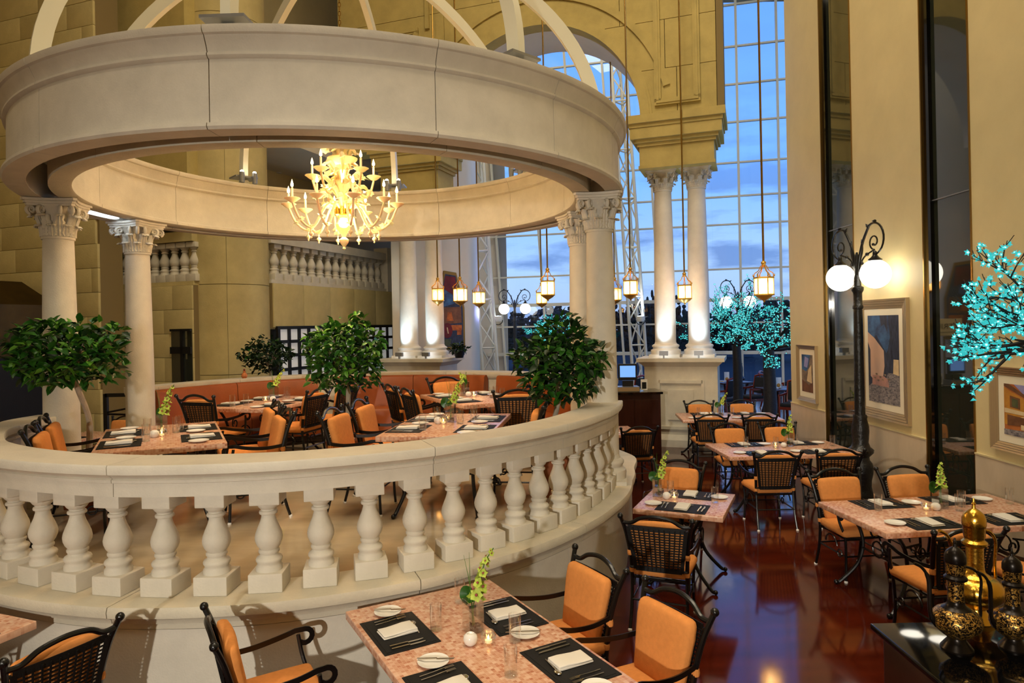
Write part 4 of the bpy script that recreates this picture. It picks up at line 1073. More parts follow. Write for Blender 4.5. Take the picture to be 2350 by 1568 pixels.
def ficus(loc, trunk_h, crown, size, label, seed, n_part=290, n_stuff=600, lean_=0.0, planter='terracotta', ls=1.0, weights=(6, 3, 3), ph=.5):
    r = random.Random(seed); t = thing('ficus_tree', label, 'tree', loc, 0, 'potted ficus trees')
    q = MB(); q.taper((0, 0, 0), (.30, .30), (.38, .38), ph); part(t, 'planter', q, planter, None)
    q = MB()
    for i in range(26): q.sphere((r.uniform(-.15, .15), r.uniform(-.15, .15), ph + .005), (r.uniform(.02, .035), r.uniform(.02, .035), .018), 7, 5)
    part(t, 'pebbles', q, 'pebble', kind='stuff')
    cz = crown[2] - loc[2]; cx, cy = crown[0] - loc[0], crown[1] - loc[1]
    tops = (cx * .6, cy * .6, cz - size[2] * .65)
    q = MB(); q.tube(smooth_path([(0, 0, ph - .05), (.02, 0, ph + (tops[2] - ph) * .4), (tops[0] + .02, tops[1], tops[2] * .85 + ph * .15), tops], 5), [.03] * 5 + [.027] * 6 + [.024] * 5, 10); part(t, 'trunk', q, 'bark')
    q = MB()
    for k in range(9):
        a = k * 2.4; e = Vector((cx + size[0] * .6 * math.cos(a), cy + size[1] * .6 * math.sin(a), cz + size[2] * r.uniform(-.3, .6))); s0 = Vector(tops) - Vector((0, 0, .05))
        q.tube(smooth_path([s0, s0.lerp(e, .5) + Vector((0, 0, .05)), e], 4), [.013, .012, .011, .010, .009, .008, .006, .005, .004], 6)
    part(t, 'branch', q, 'bark')
    def rp(lo):
        while True:
            d = Vector((r.gauss(0, 1), r.gauss(0, 1), r.gauss(0, 1))).normalized(); k = r.uniform(lo, 1) ** .5
            k *= 1 + .16 * math.sin(d.x * 5 + seed) * math.sin(d.y * 4 + 1) + .1 * math.sin(d.z * 7 + seed)
            p = Vector((cx + d.x * size[0] * k, cy + d.y * size[1] * k, cz + d.z * size[2] * k))
            return p, d
    st = [MB(), MB(), MB()]
    for i in range(n_part + n_stuff):
        if i < n_part:
            p, d = rp(.75)
            for _ in range(3):
                if d.y > .35: p, d = rp(.75)       # the leaves turned to the room's front show largest
        else: p, d = rp(.12)
        R = leaf_rot(r, d); s = r.uniform(.75, 1.2) * ls; k = r.choices((0, 1, 2), weights)[0]
        if i < n_part: link('leaf', LEAF[k], t, p, rot=R.to_euler(), scale=s)
        else:
            me = LEAF[k]; st[k].T = Matrix.Translation(p) @ (R.to_4x4() @ Matrix.Scale(s, 4))
            st[k].add([tuple(v.co) for v in me.vertices], [tuple(f.vertices) for f in me.polygons])
    for k, mm in enumerate(('leaf', 'leaf_light', 'leaf_dark')):
        if st[k].v: link('foliage', st[k].mesh('foliage', mm, 60), t, kind='stuff')
    return t
c = PY(152, 808, 6.42)
ficus((-4.20, 6.70, ZP), 1.2, c, (.53, .38, .34), 'ficus tree with broad wide crown before the left front column', 11, 290, 700, ls=1.0, weights=(6, 3, 2), ph=.52)
c = PY(795, 812, 7.7)
ficus((-1.90, 7.72, ZP), 1.2, c, (.43, .42, .42), 'ficus tree with round bright crown in the middle of the platform', 12, 290, 800, ls=.92, weights=(6, 4, 2), ph=.45)
c = PY(1286, 832, 6.82)
ficus((.38, 6.80, ZP), 1.2, c, (.41, .36, .39), 'ficus tree with dark crown against the right front column', 13, 290, 800, ls=1.0, weights=(4, 1, 5), ph=.45)
c = PY(611, 815, 12.6)
ficus((c.x + .15, 12.6, 0), 1.6, c, (.46, .4, .30), 'small dark ficus standing before the round pier', 14, 120, 500, ls=.9, weights=(1, 0, 6), ph=.5, planter='black_paint')
# plant on the left pedestal
c = PY(1054, 812, 15.55); t = thing('potted_plant', 'small dark leafy plant beside the left pair of columns', 'plant', (c.x, c.y, 1.77)); r = random.Random(5)
part(t, 'pot', MB().lathe([(.09, 0), (.13, .16), (.12, .16), (.1, .14), (0, .14)], 16), 'black_paint')
for i in range(60):
    d = Vector((r.gauss(0, 1), r.gauss(0, 1), abs(r.gauss(0, .7)))).normalized(); link('leaf', LEAF[2], t, Vector((0, 0, .15)) + d * r.uniform(.05, .22), rot=leaf_rot(r, d).to_euler(), scale=1.3)

# ---- turquoise blossom light trees
q = MB(); rim = [((.022 if k % 2 == 0 else .0125) * math.cos(k * PI / 5), (.022 if k % 2 == 0 else .0125) * math.sin(k * PI / 5), .018 if k % 2 == 0 else .014) for k in range(10)]
q.add([(0, 0, -.004)] + rim, [(0, 1 + k, 1 + (k + 1) % 10) for k in range(10)])
q.cur = 1; q.sphere((0, 0, .009), .007, 6, 4); ME_LED = q.mesh('led_blossom', ['led', 'led_core'], 60); LED_MI = [f.material_index for f in ME_LED.polygons]
def led_tree(loc, trunk_h, label, seed, spread, n_main=9, parts=0, fs=1.0, up=.55, trunk_r=.13, dirs=None, dens=1.0, rise=.9):
    r = random.Random(seed); t = thing('light_tree', label, 'light tree', loc, 0, 'turquoise light trees')
    q = MB(); q.tube(smooth_path([(0, 0, 0), (.02, 0, trunk_h * .5), (0, .0, trunk_h)], 5), [trunk_r * (1 - .25 * i / 10) for i in range(11)], 12); part(t, 'trunk', q, 'bark_dark')
    br = MB(); fl = []
    def grow(p, d, L, rad, lev):
        pts = [p]; dd = d.normalized(); n = 6
        for i in range(n):
            dd = (dd + Vector((r.uniform(-.14, .14), r.uniform(-.14, .14), r.uniform(-.10, .14)))).normalized(); pts.append(pts[-1] + dd * L / n)
        br.tube(pts, [max(.003, rad * (1 - .75 * i / n)) for i in range(n + 1)], 6)
        if lev >= 1:
            m = int((L / (.052 * fs)) * dens)
            for i in range(m):
                f = r.uniform(.12, 1); k = min(n - 1, int(f * n)); pp_ = pts[k].lerp(pts[k + 1], f * n - k)
                off = Vector((r.gauss(0, 1), r.gauss(0, 1), r.gauss(0, 1))).normalized() * r.uniform(.012, .04) * fs
                fl.append((pp_ + off, off))
        if lev < 3:
            for i in range(4 if lev == 0 else 3):
                f = r.uniform(.35, .98); k = min(n - 1, int(f * n)); pp_ = pts[k].lerp(pts[k + 1], f * n - k)
                nd = (dd + Vector((r.uniform(-.9, .9), r.uniform(-.9, .9), r.uniform(-.6, .6)))).normalized(); grow(pp_, nd, L * r.uniform(.42, .62), rad * .5, lev + 1)
    for k in range(n_main):
        a = 2 * PI * k / n_main + r.uniform(-.3, .3) if dirs is None else dirs[k]
        grow(Vector((0, 0, trunk_h - .08)), Vector((math.cos(a), math.sin(a), r.uniform(-.12, up) * rise)), spread * r.uniform(.75, 1.05), trunk_r * .3, 0)
    part(t, 'branches', br, 'bark_dark', kind='stuff')
    r.shuffle(fl); st = MB()
    if parts: fl.sort(key=lambda e: e[0].x + e[0].y * .5)
    for i, (p, d) in enumerate(fl):
        z = d.normalized(); R = z.to_track_quat('Z', 'Y').to_matrix(); s = r.uniform(.85, 1.2) * fs
        if i < parts: link('led_blossom', ME_LED, t, p, rot=R.to_euler(), scale=s)
        else:
            st.T = Matrix.Translation(p) @ R.to_4x4() @ Matrix.Scale(s, 4); st.add([tuple(v.co) for v in ME_LED.vertices], [tuple(f.vertices) for f in ME_LED.polygons]); st.mi[-len(LED_MI):] = LED_MI
    if st.v: link('led_blossoms', st.mesh('led_blossoms', ['led', 'led_core'], 60), t, kind='stuff')
    return t
led_tree((4.50, 5.15, 0), 2.34, 'big turquoise light tree reaching in from the right picture edge', 21, .80, 11, 290, 1.2, .62, .10, dirs=[2.1, 2.5, 2.8, 3.0, 3.2, 3.5, 3.8, 2.65, 3.35, 4.4, 1.7], dens=.95)
p = PY(1764, 850, 14.3)
led_tree((p.x, p.y, 0), 1.95, 'turquoise light tree with thick dark trunk behind the right tables', 22, .95, 10, 0, .95, .9, .15, dens=1.1)
p = PY(1690, 800, 16.5)
led_tree((p.x, p.y, 0), 2.0, 'turquoise light tree around the middle street lamp', 25, 1.15, 10, 0, 1.0, 1.2, .13, dens=1.1)
p = PY(1290, 745, 22.0)
led_tree((p.x, p.y, 0), 2.05, 'distant turquoise light tree before the window, left of the right column', 24, .85, 9, 0, 1.1, .9, .12, dens=1.5)

# ================================================================== LAMPS
def street_lamp():
    p = Proto()
    base = [(.16, 0), (.16, .06), (.145, .1), (.125, .2), (.13, .28), (.15, .38), (.155, .46), (.14, .52), (.11, .56), (.105, .6), (.16, .66), (.165, .70), (.12, .74), (.10, .8), (.112, .95), (.108, 1.02), (.085, 1.12), (.092, 1.15), (.08, 1.18)]
    p.add('base', MB().lathe(base, 20), 'cast_iron', 40)
    p.add('shaft', MB().lathe([(.068, 1.17), (.066, 1.6), (.062, 2.2), (.058, 2.62), (.068, 2.63), (.07, 2.66), (.058, 2.68), (.058, 2.84), (.078, 2.88), (.08, 2.92), (.05, 2.94), (.045, 3.05), (.03, 3.1), (.028, 3.34), (.012, 3.4)], 16), 'cast_iron', 40)
    for s in (-1, 1):
        q = MB(); cx = s * .36; cz = 3.50
        pts = smooth_path([(s * .02, 0, 3.05), (s * .05, 0, 3.28), (s * .12, 0, 3.50), (s * .22, 0, 3.66)], 4)
        pts = [Vector(v) for v in pts] + [Vector((s * (.36 + .20 * math.cos(a)), 0, 3.54 + .21 * math.sin(a))) for a in [2.3 - i * .27 for i in range(1, 15)]]
        q.tube(pts, [.021 - .0004 * i for i in range(len(pts))], 8)
        sp_ = []
        for i in range(18):
            t = i / 17; a = -PI * .5 + t * 1.9 * PI * 1.15; rr = .105 * (1 - .62 * t); sp_.append((s * (.37 - rr * math.cos(a) * 1.0), 0, 3.50 + rr * math.sin(a)))
        q.tube(sp_, .011, 6); q.sphere(sp_[-1], .02, 8, 6)
        q.tube(smooth_path([(s * .035, 0, 3.12), (s * .11, 0, 3.27), (s * .2, 0, 3.34), (s * .37, 0, 3.395)], 4), .011, 6); q.sphere((s * .22, 0, 3.35), .026, 8, 6)
        q.tube(smooth_path([(s * .03, 0, 3.16), (s * .12, 0, 3.38), (s * .13, 0, 3.50), (s * .16, 0, 3.58)], 4), .009, 6)
        i = p.add('arm', q, 'black_metal')
        for (lx, lz, an) in ((.25, 3.71, .8), (.40, 3.77, .1), (.12, 3.22, 1.3), (.13, 3.5, 1.2)):
            l = MB(); l.T = Matrix.Translation((s * lx, 0, lz)) @ Matrix.Rotation(-s * (PI / 2 - an), 4, 'Y'); l.lathe([(.018, 0), (.02, .02), (.006, .06), (0, .075)], 6); p.add('leaf_ornament', l, 'black_metal', of=i)
        p.add('globe_cap', MB().lathe([(.085, 0), (.09, .015), (.05, .045), (.03, .07), (.028, .11), (.015, .13)], 16, (s * .38, 0, 3.25)), 'black_metal')
        p.add('globe', MB().sphere((s * .38, 0, 3.075), .19, 32, 20), 'globe', 80)
    return p
LAMP = street_lamp()
LAMP.place('street_lamp', 'large black street lamp with two white globes by the right wall', 'lamp', (4.745, 9.31, 0), math.radians(97), 'black street lamps with two globes')
p = PY(1694, 700, 21.2); LAMP.place('street_lamp', 'middle street lamp rising through the turquoise light trees', 'lamp', (p.x, p.y, 0), .1, 'black street lamps with two globes')
p = PY(1181, 700, 24.3); LAMP.place('street_lamp', 'distant street lamp before the window, left of the right ficus', 'lamp', (p.x, p.y, 0), .0, 'black street lamps with two globes')

def lantern_proto(rod):
    p = Proto(); R = .14
    p.add('rod', MB().tube([(0, 0, .55), (0, 0, .55 + rod)], .016, 8), 'brass')
    q = MB(); q.lathe([(.02, .47), (.035, .48), (.03, .51), (.04, .53), (.03, .55), (.018, .56)], 12)
    for k in range(6):
        a = k * PI / 3; u = Vector((math.cos(a), math.sin(a), 0))
        q.tube(smooth_path([u * R + Vector((0, 0, .31)), u * R * .95 + Vector((0, 0, .37)), u * R * .55 + Vector((0, 0, .41)), u * .04 + Vector((0, 0, .49))], 3), .007, 5)
        q.sphere(u * (R * 1.08) + Vector((0, 0, .335)), .013, 6, 5); q.tube([u * R * 1.05 + Vector((0, 0, .31)), u * R * 1.12 + Vector((0, 0, .36))], .006, 5)
    p.add('crown', q, 'lantern_gold')
    q = MB()
    for k in range(6):
        a = k * PI / 3; q.tube([(R * math.cos(a), R * math.sin(a), .04), (R * math.cos(a), R * math.sin(a), .31)], .009, 6)
    q.lathe([(R * 1.06, .29), (R * 1.1, .3), (R * 1.06, .315), (R * .85, .315), (R * .85, .29)], 6); q.lathe([(R * .85, .03), (R * 1.08, .03), (R * 1.1, .045), (R * 1.02, .055), (R * .85, .055)], 6)
    p.add('frame', q, 'lantern_gold', 30)
    pn = MB(); pn.box((0, 0, 0), (.004, R * .9, .235)); pm_ = fixn(pn.mesh('lantern_pane', 'lantern_glass', None))
    for k in range(6):
        a = k * PI / 3 + PI / 6; p.add('pane', None, None, me=pm_, loc=(R * .86 * math.cos(a), R * .86 * math.sin(a), .173), rot=(0, 0, a))
    p.add('basket', MB().lathe([(R * .9, .03), (R * .7, .0), (R * .35, -.03), (.02, -.045), (.012, -.07), (0, -.08)], 12), 'lantern_gold', 30)
    for k in range(3):
        a = k * 2 * PI / 3 + .4; p.add('bulb', MB().lathe([(.02, .05), (.022, .12), (.032, .15), (.034, .20), (.018, .24), (0, .265)], 8, (.055 * math.cos(a), .05 * math.sin(a), 0)), 'lantern_bulb')
    return p
LANT = [lantern_proto(8.6)]
lant = [(1753, 650, 10.4, 'brass lantern nearest, hanging right of the paired columns'), (1447, 655, 12.9, 'brass lantern hanging just right of the right front column'),
        (1257, 656, 13.0, 'brass lantern hanging above the right ficus, nearer of two'), (1056, 672, 14.3, 'brass lantern hanging in front of the coffin-shaped picture'),
        (1099, 679, 15.9, 'brass lantern hanging before the white wall right of the picture'), (1571, 665, 13.3, 'brass lantern hanging between the two right columns'),
        (1243, 680, 16.6, 'brass lantern half hidden behind the nearer one above the ficus'), (1005, 672, 15.2, 'brass lantern half hidden by the left pair of columns'), (1411, 671, 15.4, 'brass lantern peeping out right of the right front column')]
for u, v, Y, lb in lant:
    c = PY(u, v, Y); LANT[0].place('hanging_lantern', lb, 'lantern', (c.x, c.y, c.z - .22), rnd.uniform(0, 1), 'brass hexagonal hanging lanterns')

# ---- chandelier
def flame_mesh(): return fixn(MB().lathe([(0, 0), (.014, .012), (.016, .03), (.008, .06), (0, .085)], 8).mesh('flame', 'flame', 60))
ME_FL = flame_mesh(); ME_CUP = fixn(MB().lathe([(0, 0), (.02, .0), (.045, .015), (.075, .04), (.085, .045), (.078, .052), (.05, .03), (0, .02)], 16).mesh('cup', 'murano', 60))
ME_CAN = fixn(MB().lathe([(.012, 0), (.012, .13), (0, .13)], 8).mesh('candle', 'candle', 40))
q = MB()
for i in range(6):
    a = i * PI / 3; d = Vector((math.cos(a), math.sin(a), .35)); s_ = Vector((-math.sin(a), math.cos(a), 0)); q.add([Vector((0, 0, 0)), d * .035 + s_ * .022, d * .062 + Vector((0, 0, -.012)), d * .035 - s_ * .022], [(0, 1, 2, 3)])
q.sphere((0, 0, .012), .014, 8, 5); ME_FLW = q.mesh('glass_flower', 'murano', 60)
ME_PEN = fixn(MB().lathe([(0, 0), (.008, -.01), (.006, -.035), (.022, -.05), (.028, -.062), (.018, -.078), (.006, -.09), (.012, -.1), (0, -.115)], 10).mesh('glass_drop', 'murano', 60))
chz = 3.62
cd = thing('chandelier', 'amber glass chandelier with candle flames hanging inside the ring', 'chandelier', (CR.x + .0, CR.y - .05, chz))
part(cd, 'stem', MB().lathe([(0, -.10), (.02, -.09), (.03, -.06), (.075, .0), (.09, .05), (.05, .11), (.08, .15), (.095, .2), (.085, .26), (.05, .30), (.04, .42), (.07, .46), (.13, .5), (.15, .53), (.06, .55), (.045, .62), (.07, .72), (.16, .78), (.17, .80), (.06, .83), (.04, .9), (.06, 1.0), (.12, 1.05), (.05, 1.08), (.02, 1.15)], 20), 'murano')
part(cd, 'finial', MB().lathe([(0, -.24), (.018, -.22), (.012, -.2), (.05, -.15), (.055, -.12), (.02, -.09)], 14), 'murano')
part(cd, 'hub', MB().lathe([(.06, .14), (.1, .16), (.105, .24), (.06, .26)], 16), 'gold')
q = MB()
for i in range(46):
    z = 1.14 + i * .05; T_ = Matrix.Rotation((i % 2) * PI / 2, 3, 'Z'); q.tube([T_ @ Vector((.014 * math.cos(a), 0, .03 * math.sin(a))) + Vector((0, 0, z)) for a in [k * PI / 4 for k in range(8)]], .0045, 4, closed=True)
part(cd, 'chain', q, 'brass')
def arms(n, R, z0, zc, ph, dz=.0, sag=.2):
    for k in range(n):
        a = ph + k * 2 * PI / n; u = Vector((math.cos(a), math.sin(a), 0))
        pts = smooth_path([u * .06 + Vector((0, 0, z0)), u * R * .32 + Vector((0, 0, z0 + .06)), u * R * .6 + Vector((0, 0, z0 - sag)), u * R * .85 + Vector((0, 0, z0 - sag * .7)), u * R + Vector((0, 0, zc))], 5)
        ar_ = part(cd, 'arm', MB().tube(pts, .013, 7), 'murano')
        e = u * R + Vector((0, 0, zc)); link('cup', ME_CUP, ar_, e); link('candle', ME_CAN, ar_, e + Vector((0, 0, .03))); link('flame', ME_FL, ar_, e + Vector((0, 0, .165)))
        for j, f in enumerate((5, 11, 15)): link('glass_flower', ME_FLW, ar_, pts[f] + Vector((0, 0, .01)), rot=(.3 * j, .4, a + j), scale=.9)
        link('glass_drop', ME_PEN, ar_, pts[11] - Vector((0, 0, .01)))
arms(10, .60, .20, .24, .1)
arms(5, .36, .50, .58, .5, sag=.12)
for k in range(44):
    a = k * 2.4; z = .22 + .021 * k; rr = .22 + .06 * math.sin(k * 1.7) - .0025 * k
    pts = smooth_path([(0.04 * math.cos(a), .04 * math.sin(a), z - .08), (rr * .8 * math.cos(a), rr * .8 * math.sin(a), z + .10), (rr * 1.15 * math.cos(a), rr * 1.15 * math.sin(a), z + .05)], 4)
    s_ = part(cd, 'glass_leaf', MB().tube(pts, [.006, .012, .02, .026, .028, .026, .02, .012, .004], 6), 'murano'); link('glass_flower', ME_FLW, s_, pts[-1], rot=(.4, .3, a))
point('chandelier_light', (CR.x, CR.y - .05, chz + .62), 210, .30, (1, .64, .30))
point('chandelier_light', (CR.x, CR.y - .05, chz + .1), 130, .30, (1, .64, .30))
for u, v, Y, lb in lant[:6]:
    c = PY(u, v, Y); point('lantern_light', (c.x, c.y, c.z - .06), 24, .09)

# uplights on the trusses (cool) and lattice trusses themselves
t1 = truss(12.0, -2.6, 15.4, .80, .55, 'leaning white lattice truss left of the window, lit blue')
t2 = truss(6.95, -1.4, 15.4, .75, .50, 'leaning white lattice truss seen right of the right front column')
def cool_lamp(loc, lb):
    t = thing('floodlight', lb, 'floodlight', loc, 0, 'white floodlights on the trusses')
    part(t, 'bracket', MB().tube(arcpts((0, 0, 0), .16, PI, 2 * PI, 10, 'xz'), .015, 6), 'black_metal')
    part(t, 'housing', MB().lathe([(.0, -.05), (.12, -.05), (.14, .1), (.12, .14)], 16), 'white_steel')
    part(t, 'lens', MB().lathe([(0, .141), (.12, .141), (0, .15)], 16), 'uplight')
p = PY(1143, 735, 23.75); cool_lamp(p, 'white floodlight glowing blue at the left truss'); spot('truss_flood', p + Vector((-.05, -.35, .25)), p + Vector((-.9, -1.0, .9)), 420, 130, .8, .15, (.36, .40, 1))
p = PY(1470, 735, 23.5); cool_lamp(p, 'white floodlight on the right truss'); spot('truss_flood', p + Vector((0, -.1, .25)), p + Vector((0, .3, 4)), 160, 70, .7, .1, (.75, .85, 1))

# ================================================================== WHITE WALL, PICTURES
struct('wall_white', MB().add(*(lambda pts: ([(x, y, z) for z in (0, 15.6) for x, y in pts], [(i, i + 1, len(pts) + i + 1, len(pts) + i) for i in range(len(pts) - 1)]))([(-2.99, 17.06), (-2.75, 17.0), (-1.15, 18.28), (-1.05, 19.5), (-1.02, 21.5), (-1.75, 22.6), (-1.75, 27.0), (-.15, 26.75)])), 'plaster_white', 60, label='smooth curved white wall left of the window')
q = MB()
def ang_poly(verts, y): return verts
def picture(name, label, Tm, w, h, frame_w, fmat, mount_w, shapes, depth=.05, outline=None):
    # local x along wall, z up, local y: 0 at wall, negative toward the room
    t = thing(name, label, 'picture', Tm.translation); t.matrix_world = Tm
    def ringp(w0, h0, w1, h1, y0, y1):
        m_ = MB(); o = [(-w0, -h0), (w0, -h0), (w0, h0), (-w0, h0)]; i_ = [(-w1, -h1), (w1, -h1), (w1, h1), (-w1, h1)]
        vs_ = [(x, y0, z) for x, z in o] + [(x, y1, z) for x, z in i_] + [(x, 0, z) for x, z in o] + [(x, 0, z) for x, z in i_]
        fs_ = []
        for k in range(4):
            n_ = (k + 1) % 4; fs_ += [(k, n_, 4 + n_, 4 + k), (8 + k, 8 + n_, n_, k), (4 + k, 4 + n_, 12 + n_, 12 + k)]
        return m_.add(vs_, fs_)
    n = 4
    for k in range(n):
        a = frame_w * k / n; b = frame_w * (k + 1) / n - .004
        part(t, 'frame_moulding', ringp(w / 2 - a, h / 2 - a, w / 2 - b, h / 2 - b, -depth + k * .006, -depth + .008 + k * .006), fmat, None)
    iw, ih = w / 2 - frame_w, h / 2 - frame_w
    m_ = MB(); m_.box((0, -.012, 0), (2 * iw, .01, 2 * ih)); part(t, 'mount', m_, 'mount', None)
    cw, chh = iw - mount_w, ih - mount_w
    m_ = MB(); mats_ = []; 
    cv = MB(); keys = []
    for k, (mk_, poly) in enumerate(shapes):
        if mk_ not in keys: keys.append(mk_)
        cv.cur = keys.index(mk_); y = -.0175 - k * .0004
        cv.add([(x * cw, y, z * chh) for x, z in poly], [tuple(range(len(poly)))])
    link('canvas', cv.mesh('canvas', keys, None), t)
    return t
SQ = [(-1, -1), (1, -1), (1, 1), (-1, 1)]
mat('pt_sky', (70, 120, 176), .6, col2=(24, 34, 66), scale=5); mat('pt_wall', (214, 176, 150), .6, col2=(196, 168, 150), scale=3); mat('pt_dark', (26, 26, 40), .6, col2=(60, 70, 96), scale=16, stretch=(3, 1, .6)); mat('pt_cobble', (168, 160, 158), .6, col2=(44, 46, 66), scale=26, stretch=(1, 1, 2.2))
mat('pt_pink', (190, 140, 124), .6, col2=(150, 120, 120), scale=9); mat('pt_yellow', (206, 150, 54), .6, col2=(168, 104, 40), scale=5); mat('pt_orange', (196, 120, 60), .6, col2=(150, 76, 36), scale=5); mat('pt_blue', (120, 116, 190), .6, col2=(170, 170, 206), scale=4); mat('pt_brown', (92, 58, 36), .6, col2=(130, 86, 54), scale=7); mat('pt_cream', (226, 204, 160), .6, col2=(200, 176, 136), scale=7); mat('pt_grey', (150, 130, 108), .6, col2=(84, 66, 50), scale=9)
mat('pt_red', (128, 30, 26), .6, col2=(70, 16, 20), scale=5); mat('pt_green', (40, 60, 46), .6, col2=(90, 96, 60), scale=8)
mat('pt_glow', (214, 120, 40), .6, col2=(110, 48, 20), scale=6)
def wall_T(Y, z): return Matrix.Translation((wx(Y) - .002, Y, z)) @ Matrix.Rotation(-PI / 2, 4, 'Z')
# big picture behind the lamp (generic street scene in its colours)
s2 = [('pt_dark', SQ), ('pt_sky', [(-1, .25), (-.45, .55), (.25, .12), (.45, .5), (.35, 1), (-1, 1)]), ('pt_dark', [(-.2, 1), (-.1, .75), (.1, .8), (.3, .6), (.3, 1)]), ('pt_wall', [(-1, -.35), (-1, .62), (-.55, .48), (.05, .2), (.08, -.15), (-.05, -.45), (-.5, -.55)]), ('pt_dark', [(-1, -.75), (-.86, -.7), (-.84, .2), (-1, .38)]), ('pt_cobble', [(-1, -1), (1, -1), (1, -.28), (.3, -.3), (.1, -.5), (-.7, -.55), (-1, -.66)]),
      ('pt_pink', [(-.75, -.6), (.35, -.62), (.3, -.45), (.05, -.38), (-.72, -.38)]), ('pt_dark', [(.1, -.3), (.15, .1), (.5, .35), (.62, -.25)]), ('pt_cream', [(.62, -.3), (.66, .02), (.98, .02), (.98, -.33)])]
s2 += [('pt_grey', [(x, z), (x + .13, z - .01), (x + .14, z + .03), (x + .01, z + .035)]) for x, z in ((-.62, -.45), (-.4, -.5), (-.25, -.42), (-.5, -.36), (-.1, -.47), (.3, -.45), (.05, -.36))]
picture('framed_picture', 'large framed picture of a night street behind the big lamp post', wall_T(9.24, 1.93), 1.21, 1.64, .13, 'frame_silver', .09, s2)
s1 = [('pt_grey', SQ), ('pt_sky', [(-1, .2), (-.2, .1), (.2, .3), (.6, 1), (-1, 1)]), ('pt_blue', [(-.6, .35), (0, .3), (.3, .8), (-.4, .9)]), ('pt_cream', [(-.1, -.4), (.2, .2), (.75, .5), (.8, -.5)]), ('pt_brown', [(-1, -1), (1, -1), (1, -.45), (.2, -.6), (-1, -.35)]), ('pt_grey', [(-1, -.3), (-.6, -.25), (-.5, .15), (-1, .2)])]
picture('framed_picture', 'small framed picture beside the turquoise tree on the far wall bay', wall_T(11.63, 1.57), .75, .96, .07, 'frame_silver', .09, s1)
s3 = [('pt_orange', SQ), ('pt_blue', [(-.3, .5), (1, .3), (1, 1), (-.7, 1)]), ('pt_brown', [(-1, .9), (-.25, .42), (-.2, .5), (-.85, 1), (-1, 1)]), ('pt_yellow', [(-1, -.6), (-.3, -.5), (-.28, .38), (-1, .85)]), ('pt_orange', [(-.3, -.5), (.3, -.45), (.3, .2), (-.28, .38)]), ('pt_brown', [(-.82, .1), (-.52, .05), (-.52, .48), (-.82, .55)]), ('pt_green', [(-.76, .14), (-.58, .11), (-.58, .42), (-.76, .46)]), ('pt_brown', [(-.02, .0), (.16, .0), (.16, .26), (-.02, .28)]), ('pt_cream', [(-.98, -.13), (-.35, -.16), (-.35, -.02), (-.98, .05)]),
      ('pt_cream', [(-.62, -.28), (.25, -.36), (-.1, -.14), (-.25, -.12)]), ('pt_brown', [(-.9, -.62), (-.35, -.55), (-.35, -.25), (-.9, -.2)]), ('pt_cream', [(-.5, -.72), (.1, -.72), (.1, -.55), (-.5, -.52)]), ('pt_cobble', [(-1, -1), (1, -1), (1, -.6), (.2, -.72), (-1, -.78)]), ('pt_yellow', [(.3, -.45), (1, -.4), (1, .3), (.3, .2)])]
picture('framed_picture', 'framed picture of a sunny yellow village street at the right edge', wall_T(6.52, 1.54), 1.26, .86, .09, 'frame_silver', .08, s3)
# coffin-shaped painting near the left pair
c = PY(1029, 715, 17.80)
T = Matrix.Translation((c.x, c.y, c.z)) @ Matrix.Rotation(math.radians(38.6), 4, 'Z')
t = thing('shaped_painting', 'dark coffin-shaped painting in a gilt frame right of the left columns', 'picture', (c.x, c.y, c.z)); t.matrix_world = T
ol = [(-.34, -1.0), (.48, -1.0), (.48, .1), (.24, 1.02), (-.14, 1.06), (-.38, .2)]
part(t, 'frame', MB(Matrix.Rotation(PI / 2, 4, 'X')).prism(ol, -.0, .05), 'frame_gold', None)
cv = MB(); keys = ['pt_dark', 'pt_red', 'pt_sky', 'pt_brown', 'pt_glow', 'pt_green', 'pt_cream']
def sh(i, poly, k): cv.cur = i; cv.add([(x, -.052 - k * .001, z) for x, z in poly], [tuple(range(len(poly)))])
sc = [(x * .86 + .01, z * .92) for x, z in ol]; sh(0, sc, 0); sh(1, [(.0, .5), (.25, .38), (.2, .9), (-.1, .93), (-.18, .6)], 1); sh(2, [(-.28, .1), (.15, .2), (.12, .42), (-.2, .6)], 2); sh(3, [(-.3, -.35), (.38, -.3), (.36, .12), (-.3, .1)], 3); sh(4, [(-.1, -.25), (.12, -.25), (.06, -.02), (-.06, -.02)], 4); sh(4, [(-.3, -.5), (.38, -.5), (.38, -.36), (-.3, -.36)], 5)
sh(1, [(-.08 + .16 * math.cos(a), -.5 + .2 * math.sin(a)) for a in [k * PI / 8 for k in range(16)]], 6); sh(6, [(-.1, -.42), (-.07, -.42), (-.04, -.58), (-.07, -.58)], 7); sh(5, [(-.16, -.9), (.0, -.9), (.04, -.72), (-.2, -.72)], 8); sh(4, [(.22, -.62), (.36, -.62), (.36, -.4), (.22, -.4)], 7)
link('canvas', cv.mesh('canvas', keys, None), t)

